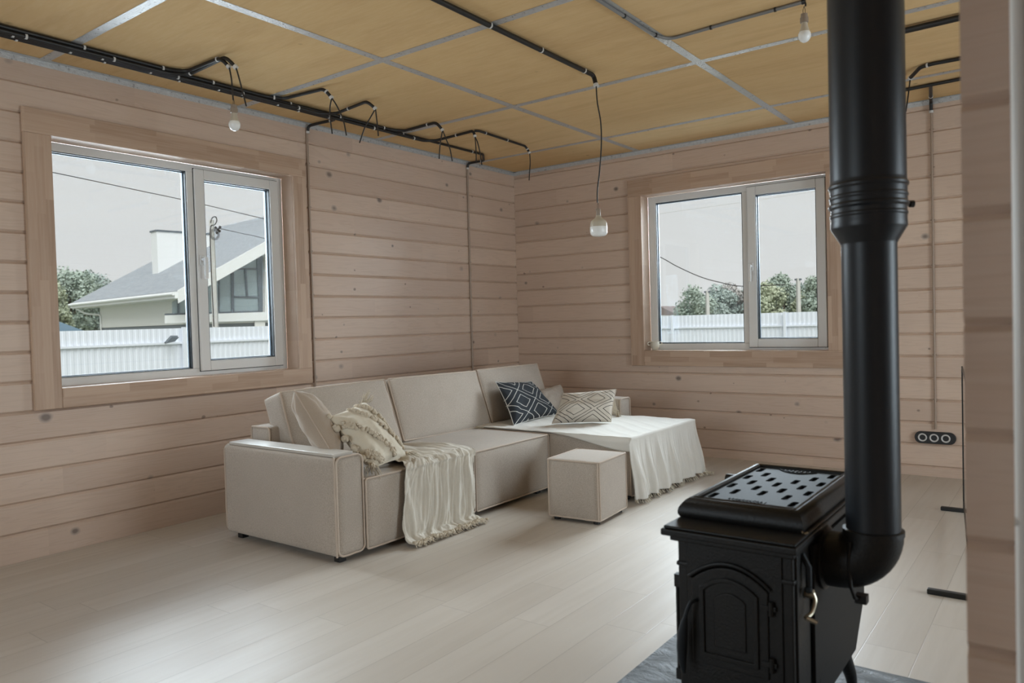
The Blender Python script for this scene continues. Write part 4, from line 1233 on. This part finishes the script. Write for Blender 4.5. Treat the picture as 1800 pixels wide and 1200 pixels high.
cx, cy, cz = -3.003, 6.170, .9105
cup = thing('cup', 'small cream two-handled cup on the sill of the back window', 'cup', (cx, cy, cz))
pr2 = [(0, 0), (.020, 0), (.0225, .003), (.033, .018), (.040, .036), (.0405, .052), (.037, .068), (.0355, .076), (.037, .080), (.034, .080), (.033, .070), (.036, .052), (.034, .030), (.020, .008), (0, .006)]
mb = MB(); mb.lathe([(r_*(1.0), h_) for r_, h_ in pr2], (cx, cy, cz), 40); mb.build('bowl', M_ceram, cup)
for s in (1, -1):
    rg = V((Rv.x, Rv.y, 0)).normalized()*s
    c = V((cx, cy, cz+.060))+rg*.049
    pts = [c+rg*.0145*cos(2*pi*k/18)+V((0, 0, .0145*sin(2*pi*k/18))) for k in range(18)]
    MB().tube(pts, .0038, 8, closed=True).build('handle', M_ceram, cup)

pn = thing('standing_frame', 'low black metal frame on long feet, mostly hidden behind the partition edge', 'frame', (-.45, 4.35, 0))
a, b = V((-.526, 5.126, 0)), V((-.345, 3.58, 0))
d = (b-a).normalized(); nrm = V((-d.y, d.x, 0))
def pbox(mb, s0, s1, w0, w1, z0, z1):
    pts = [a+d*s+nrm*w_ for s, w_ in ((s0, w0), (s1, w0), (s1, w1), (s0, w1))]
    n = len(mb.v); mb.v += [V((p.x, p.y, z)) for z in (z0, z1) for p in pts]
    mb.f += [tuple(n+i for i in q) for q in ((0, 3, 2, 1), (4, 5, 6, 7), (0, 1, 5, 4), (1, 2, 6, 5), (2, 3, 7, 6), (3, 0, 4, 7))]
L = (b-a).length
mb = MB(); pbox(mb, .0, .010, -.004, .004, .02, .865); pbox(mb, L-.010, L, -.004, .004, .02, .865); pbox(mb, 0, L, -.004, .004, .855, .865); pbox(mb, 0, L, -.004, .004, .06, .070)
mb.build('frame', M_black, pn)
MB().box(-.505, 3.565, 0, -.20, 3.595, .022).build('foot', M_black, pn, bevel=.004)
MB().box(-.645, 5.110, 0, -.36, 5.142, .022).build('foot', M_black, pn, bevel=.004)

# ------------------------------------------------------------------ outdoors
GZ = -.55
g = MB(); g.grid(lambda u, v: (-110+150*u, -40+150*v, GZ+.0), 30, 30); tag(g.build('ground', M_ground), kind='structure')
def fence(label, axis, const, a0, a1, ztop, posts, rail, out):
    r = thing('metal_fence', label, 'fence', (const if axis == 'x' else (a0+a1)/2, (a0+a1)/2 if axis == 'x' else const, GZ))
    T = T_(axis, const, out); mb = MB(); a = a0; wv = .115
    prof_ = [(0, 0), (.045, 0), (.055, .010), (.105, .010)]
    pts = []
    while a < a1:
        for s, d_ in prof_: pts.append((a+s, d_))
        a += wv
    for (p, dp), (q_, dq) in zip(pts[:-1], pts[1:]): mb.quad(T(p, dp, GZ), T(q_, dq, GZ), T(q_, dq, ztop), T(p, dp, ztop))
    for (p, dp), (q_, dq) in zip(pts[:-1], pts[1:]): mb.quad(T(q_, dq+.002, GZ), T(p, dp+.002, GZ), T(p, dp+.002, ztop), T(q_, dq+.002, ztop))
    mb.build('sheet', M_fence, r, smooth=False)
    for z in (rail, GZ+.35):
        mb = MB(); lbox(mb, T, a0, a1, -.04, -.001, z-.02, z+.02); mb.build('rail', M_fence, r, smooth=False)
    for p in posts:
        mb = MB(); lbox(mb, T, p-.03, p+.03, -.10, -.041, GZ, ztop+.01); lbox(mb, T, p-.033, p+.033, -.103, -.038, ztop+.01, ztop+.02); mb.build('post', M_fence, r, smooth=False)
    return r
f1p = [onx(321, 620, -14).y+k*2.6 for k in range(-2, 4)]
fence('pale corrugated metal fence outside the left window', 'x', -14, -2, 17, 1.257, f1p, .972, 1)
xa, xb = ony(1184, 580, 20).x, ony(1381, 570, 20).x
fence('pale corrugated metal fence outside the back window', 'y', 20, -18, 2, 1.243, [xa+(xb-xa)*k for k in range(-2, 4)], .895, -1)

# neighbour house
A = att(128, 538, 42); ze = A.z; B = onz(312, 519, ze)
e1_ = (B-A).normalized(); n1 = V((-e1_.y, e1_.x, 0))
if n1.dot(Fv) < 0: n1 = -n1
S, slope = 8.566, .5595
ho = thing('neighbour_house', 'white rendered house with grey shingle gable roof beyond the left fence', 'house', (A.x, A.y, GZ))
LEN = (B-A).length
def HP(l, w_, z): return A+e1_*l+n1*w_+V((0, 0, z-ze))
def hbox(mb, l0, l1, w0, w1, z0, z1):
    pts = [(l0, w0), (l1, w0), (l1, w1), (l0, w1)]; n = len(mb.v)
    mb.v += [HP(l, w_, z) for z in (z0, z1) for l, w_ in pts]
    mb.f += [tuple(n+i for i in q) for q in ((0, 3, 2, 1), (4, 5, 6, 7), (0, 1, 5, 4), (1, 2, 6, 5), (2, 3, 7, 6), (3, 0, 4, 7))]
mb = MB(); zr = ze+S*slope; tk = .16
def roofq(w0, z0, w1, z1):
    n = len(mb.v)
    for dz in (0, tk):
        for l, w_, z in ((0, w0, z0), (LEN, w0, z0), (LEN, w1, z1), (0, w1, z1)): mb.v.append(HP(l, w_, z+dz))
    for q in ((0, 3, 2, 1), (4, 5, 6, 7), (0, 1, 5, 4), (1, 2, 6, 5), (2, 3, 7, 6), (3, 0, 4, 7)):
        mb.f.append(tuple(n+i for i in q))
        mb.uvs[len(mb.f)-1] = [(0, 0), (LEN, 0), (LEN, 9.8), (0, 9.8)]
roofq(0, ze+.05, S, zr+.05); roofq(S, zr+.05, 2*S, ze+.05)
mb.build('roof', M_shing, ho, smooth=False)
mb = MB(); hbox(mb, -.02, LEN+.02, -.12, 0, ze-.12, ze+.16); hbox(mb, 0, LEN, 0, .75, ze-.14, ze-.08)
mb.build('fascia', M_fascia, ho, smooth=False)
mb = MB()  # rake boards on the near gable
for l in (LEN+.0,):
    n = len(mb.v)
    for dl in (0, .08):
        for w_, z in ((0, ze-.34), (S, zr-.34), (S, zr+.22), (0, ze+.22)): mb.v.append(HP(l+dl, w_, z))
    mb.f += [tuple(n+i for i in q) for q in ((0, 3, 2, 1), (4, 5, 6, 7), (0, 1, 5, 4), (1, 2, 6, 5), (2, 3, 7, 6), (3, 0, 4, 7))]
    n = len(mb.v)  # soffit strip
    for p in (HP(l-.9, 0, ze-.05), HP(l, 0, ze-.05), HP(l, S, zr-.05), HP(l-.9, S, zr-.05)): mb.v.append(p)
    mb.f.append((n, n+1, n+2, n+3))
mb.build('rake_board', M_fascia, ho, smooth=False)
mb = MB(); mb.tube([HP(0, -.18, ze+.06), HP(LEN, -.18, ze+.06)], .07, 8); mb.tube(round_path([HP(.35, -.15, ze), HP(.9, .35, ze-.45), HP(.9+1.2, .70, ze-.55), HP(.9+1.2, .70, GZ)], .15), .05, 8)
mb.build('gutter', M_fascia, ho)
WI = .75; GL = LEN-1.2   # wall insets
l0 = 1.9
zw = onpl(290, 571, HP(0, WI, ze), n1).z
zk = onpl(240, 573.5, HP(0, WI, ze), n1).z
mb = MB(); hbox(mb, l0, GL, WI, 2*S-WI, zk, ze+.2)
n = len(mb.v); mb.v += [HP(GL, WI, ze+.2), HP(GL, 2*S-WI, ze+.2), HP(GL, S, zr-.15), HP(GL-.2, WI, ze+.2), HP(GL-.2, 2*S-WI, ze+.2), HP(GL-.2, S, zr-.15)]
mb.f += [(n, n+1, n+2), (n+5, n+4, n+3), (n, n+2, n+5, n+3), (n+1, n+4, n+5, n+2)]
mb.build('upper_wall', M_rend, ho, smooth=False)
mb = MB(); hbox(mb, l0+.05, GL-.05, WI+.05, 2*S-WI, GZ, zk); mb.build('lower_wall', M_greyrend, ho, smooth=False)
# gable glazing on the plane l = GL
gp0 = HP(GL+.02, 0, ze)
def gq(mb, px, off=.0):
    pts = [onpl(x, y, gp0+e1_*off, e1_) for x, y in px]; n = len(mb.v)
    mb.v += pts+[p-e1_*.04 for p in pts]; k = len(px)
    mb.f.append(tuple(n+i for i in range(k))); mb.f.append(tuple(n+k+i for i in reversed(range(k))))
    for i in range(k): mb.f.append((n+i, n+(i+1) % k, n+k+(i+1) % k, n+k+i))
mb = MB(); gq(mb, [(303, 552), (303, 530), (331, 515), (345, 508), (462, 436), (462, 546), (386, 549)]); mb.build('gable_glazing', M_hglass, ho, smooth=False)
mb = MB()
for pl in ([(384, 549), (384, 482), (386.5, 481), (386.5, 549)], [(407, 547), (406.5, 469), (411, 468), (412, 547)], [(409, 471), (452, 471), (452, 474), (409, 474)],
           [(412, 520), (455, 521), (455, 524), (412, 523)], [(430, 473), (433, 473), (436.5, 521), (433, 521)], [(451, 438), (460, 436), (462, 547), (455, 547)],
           [(290, 551), (462, 545.5), (462, 548.5), (290, 554)], [(313, 552), (313, 524), (316, 522.5), (316, 552)], [(331, 512), (384, 481), (384, 484), (331, 516)]):
    gq(mb, pl, .06)
mb.build('window_frame', M_winframe, ho, smooth=False)
mb = MB(); gq(mb, [(290, 554), (500, 547), (500, 562), (290, 568)], .25); mb.build('balcony_band', M_fascia, ho, smooth=False)
mb = MB(); gq(mb, [(448, 562), (466, 562), (466, 590), (448, 590)], .15); gq(mb, [(465, 440), (480, 430), (480, 560), (466, 560)], .15); mb.build('column', M_rend, ho, smooth=False)
# chimney: tall white box standing on the slope
cn = onpl(268, 482, HP(0, 0, ze+.2), V((0, 0, 1)).cross(e1_).normalized()*0+(n1*(-slope)+V((0, 0, 1))).normalized())
cl_ = (cn-A).dot(e1_); cw = (cn-A).dot(n1)
tz = onpl(268, 408, cn, n1).z
mb = MB(); hbox(mb, cl_, cl_+.75, cw, cw+3.0, ze, tz); chm = mb
ch = mb.build('chimney', M_fascia, ho, smooth=False)
mb = MB(); hbox(mb, cl_-.05, cl_+.80, cw-.05, cw+3.05, tz, tz+.08); mb.build('chimney_cap', M_winframe, ch, smooth=False)

# utility pole with cable loop
pb = onx(376, 500, -15.5)
up_ = thing('utility_pole', 'grey concrete utility pole with looped cable behind the left fence', 'utility pole', (pb.x, pb.y, GZ))
ptop = onx(374, 387, -15.5).z
MB().tube([(pb.x, pb.y, GZ), (pb.x, pb.y, ptop)], .07, 4, rf=lambda t: .095-.035*t).build('pole', M_conc, up_, smooth=False)
k = -15.35
MB().tube(smooth_path([onx(x, y, k) for x, y in ((370, 392), (373, 383), (379, 381), (381, 388), (377, 395), (371, 397), (369.5, 410), (370, 440), (372, 490), (374, 530), (376, 574))], 5), .012, 6).build('cable', M_wire, up_)
mb = MB(); c0 = onx(377, 412, k)
for rr3 in (.10, .12, .08): mb.tube([c0+V((0, rr3*cos(2*pi*i/20), rr3*sin(2*pi*i/20))) for i in range(20)], .006, 5, closed=True)
mb.build('cable_coil', M_wire, up_)
mb = MB()
for x, y in ((379, 400), (383, 403), (386, 406), (381, 409), (387, 399)): blob(mb, onx(x, y, k), .03, 4)
mb.build('insulator', M_wire, up_)
# flood lamp on the fence
fp_ = onx(300, 597, -13.8)
fl_ = thing('flood_lamp', 'small grey flood lamp mounted on the left fence', 'lamp', tuple(fp_))
mb = MB(); q4 = [onx(x, y, -13.75) for x, y in ((291, 600), (300, 590), (312, 590), (305, 597))]
n = len(mb.v); mb.v += q4+[p+V((.04, 0, -.03)) for p in q4]
mb.f += [(n, n+1, n+2, n+3), (n+7, n+6, n+5, n+4)]+[(n+i, n+(i+1) % 4, n+4+(i+1) % 4, n+4+i) for i in range(4)]
mb.build('head', M_winframe, fl_, bevel=.005)
MB().tube([onx(298, 598, -13.8), onx(290, 602, -13.96)], .016, 6).build('bracket', M_winframe, fl_)

# overhead wires
def wire(label, pts, r=.012, mat=None):
    P = smooth_path(pts, 10); tag(MB().tube(P, r, 5).build('overhead_wire', mat or M_wire), label, 'wire'); 
wire('long thin power line crossing the sky in the left window', [onx(x, y, -16) for x, y in ((20, 290), (88, 302), (250, 336), (330, 353), (470, 386), (560, 410))], .009)
wire('short power line running right from the utility pole in the left window', [onx(x, y, -15.5) for x, y in ((384, 401), (420, 409), (465, 419), (540, 440))], .007)
wire('dark sagging cable in the left pane of the back window', [ony(x, y, 22) for x, y in ((1080, 415), (1157, 450), (1190, 468), (1230, 486), (1265, 496), (1305, 503), (1380, 500))], .014)
wire('faint thin power line high in the back window', [ony(x, y, 26) for x, y in ((1080, 388), (1157, 376), (1300, 356), (1435, 336), (1500, 326))], .006, M_conc)
# concrete posts outside the back window
for lab, x, yt in (('short pale concrete post behind the back fence, left of the window mullion', 1244, 511), ('taller pale concrete post behind the back fence, right of the mullion', 1404, 489)):
    p = ony(x, 550, 24); o = thing('concrete_post', lab, 'post', (p.x, p.y, GZ), 'concrete posts behind the back fence'); zt = ony(x, yt, 24).z
    MB().tube([(p.x, p.y, GZ), (p.x, p.y, zt)], .07, 4, rf=lambda t: .085-.02*t).build('shaft', M_conc, o, smooth=False)
    MB().box(p.x-.10, p.y-.03, zt-.06, p.x+.10, p.y+.03, zt-.01).build('crossarm', M_winframe, o, smooth=False)
# far roofs
def small_house(label, px, Y, mat, axis):
    f = (lambda x, y: ony(x, y, Y)) if axis == 'y' else (lambda x, y: onx(x, y, Y))
    pts = [f(x, y) for x, y in px]; back = V((0, 5, 0)) if axis == 'y' else V((-5, 0, 0))
    r = thing('far_house', label, 'house', (pts[0].x, pts[0].y, GZ)); mb = MB(); n = 0; k = len(pts)
    mb.v += pts+[p+back for p in pts]; mb.f.append(tuple(range(k))); mb.f.append(tuple(reversed(range(k, 2*k))))
    for i in range(k): mb.f.append((i, (i+1) % k, k+(i+1) % k, k+i))
    mb.build('roof', mat, r, smooth=False)
    x0, x1 = min(p.x for p in pts), max(p.x for p in pts); y0, y1 = min(p.y for p in pts), max(p.y for p in pts); zb_ = min(p.z for p in pts)
    if axis == 'y': MB().box(x0+.4, y0+.3, GZ, x1-.4, y0+4.5, zb_).build('wall', M_rend, r, smooth=False)
    else: MB().box(x0-4.5, y0+.4, GZ, x0-.3, y1-.4, zb_).build('wall', M_rend, r, smooth=False)
small_house('distant brown gable roof at the left edge of the back window', [(1110, 554), (1160, 538), (1192, 554)], 60, M_brownroof, 'y')
small_house('low blue-grey roof peeking over the left fence below the trees', [(60, 582), (104, 565), (150, 582)], -30, M_blueroof, 'x')

# trees
def tree(label, base, w_, h_, mat, seed, nleaf=5200, group=None, leaf=.16, trunk_h=.35):
    rn = random.Random(seed); b = V(base)
    r = thing('tree', label, 'tree', tuple(b), group)
    mb = MB(); mb.tube([b, b+V((.1, 0, h_*trunk_h)), b+V((0, .1, h_*.75))], .2, 8, rf=lambda t: .28*(1-.7*t)*w_/5)
    clumps = []
    for i in range(26):
        a = rn.uniform(0, 2*pi); t = rn.random(); rad = (1-abs(2*t-1)**2)**.5*w_*.5*rn.uniform(.3, .85)
        c = b+V((cos(a)*rad, sin(a)*rad, h_*(trunk_h*.8+(1-trunk_h*.8)*t*.9))); s = w_*rn.uniform(.13, .24)
        clumps.append((c, s))
        if i % 3 == 0: mb.tube([b+V((0, 0, h_*trunk_h)), (b+V((0, 0, h_*trunk_h))).lerp(c, .6)+V((0, 0, .1)), c], .05, 5, rf=lambda t: .09*(1-.8*t))
    mb.build('trunk', M_bark, r)
    mb = MB()
    for (c, s) in clumps:
        for k_ in range(nleaf//26):
            d = V((rn.gauss(0, 1), rn.gauss(0, 1), rn.gauss(0, 1))).normalized(); p = c+d*s*rn.uniform(.55, 1.08)*V((1, 1, .8)).length/1.6
            a1_ = V((rn.gauss(0, 1), rn.gauss(0, 1), rn.gauss(0, 1))).normalized(); a2_ = a1_.cross(d+V((.01, .02, 0))).normalized(); l = leaf*rn.uniform(.6, 1.3)
            mb.quad(p-a1_*l*.5, p+a2_*l*.35, p+a1_*l*.5, p-a2_*l*.35)
    tag(mb.build('crown', mat, r, smooth=False), kind='stuff')
def tree_px(label, x, ytop, wpx, D_, axis, mat, seed, group, **k):
    f = (lambda X_, Y_: onx(X_, Y_, D_)) if axis == 'x' else (lambda X_, Y_: ony(X_, Y_, D_))
    c = f(x, ytop); t = dep(c); tree(label, (c.x, c.y, GZ), (1.28 if axis == 'x' else 1.5)*wpx*t/FPX, c.z-GZ, mat, seed, group=group, **k)
G1 = 'trees behind the neighbour house'; G2 = 'trees beyond the back fence'
tree_px('broad green tree at the left edge of the left window, behind the house', 118, 474, 95, -62, 'x', M_hazeleaf[0], 1, G1, leaf=.24, nleaf=9000)
tree_px('blue-green tree just left of the house roof in the left window', 158, 480, 80, -64, 'x', M_hazeleaf[1], 2, G1, leaf=.24, nleaf=9000)
tree_px('lower yellow-green tree at the far left of the left window', 82, 488, 60, -58, 'x', M_hazeleaf[2], 3, G1, leaf=.24, nleaf=9000)
for i, (lab, x, yt, wd, mt) in enumerate((('dark rounded tree standing first from the left in the back window', 1222, 510, 62, 0), ('bluish tree just left of the back window mullion', 1262, 504, 50, 1),
        ('brownish thin tree behind the mullion of the back window', 1292, 498, 46, 3), ('pale green tree right of the back window mullion', 1345, 500, 52, 2), ('tallest green tree in the middle of the right pane', 1375, 486, 56, 0),
        ('blue-green tree behind the taller concrete post', 1408, 494, 50, 1), ('green tree at the right edge of the back window', 1437, 486, 44, 0), ('low yellowish tree in front of the right pane trees', 1424, 516, 50, 2),
        ('low dark tree at the foot of the mullion trees', 1316, 512, 56, 1))):
    tree_px(lab, x, yt, wd, 58+2*(i % 3), 'y', M_hazeleaf[mt], 20+i, G2, leaf=.22, nleaf=9000, trunk_h=.12)
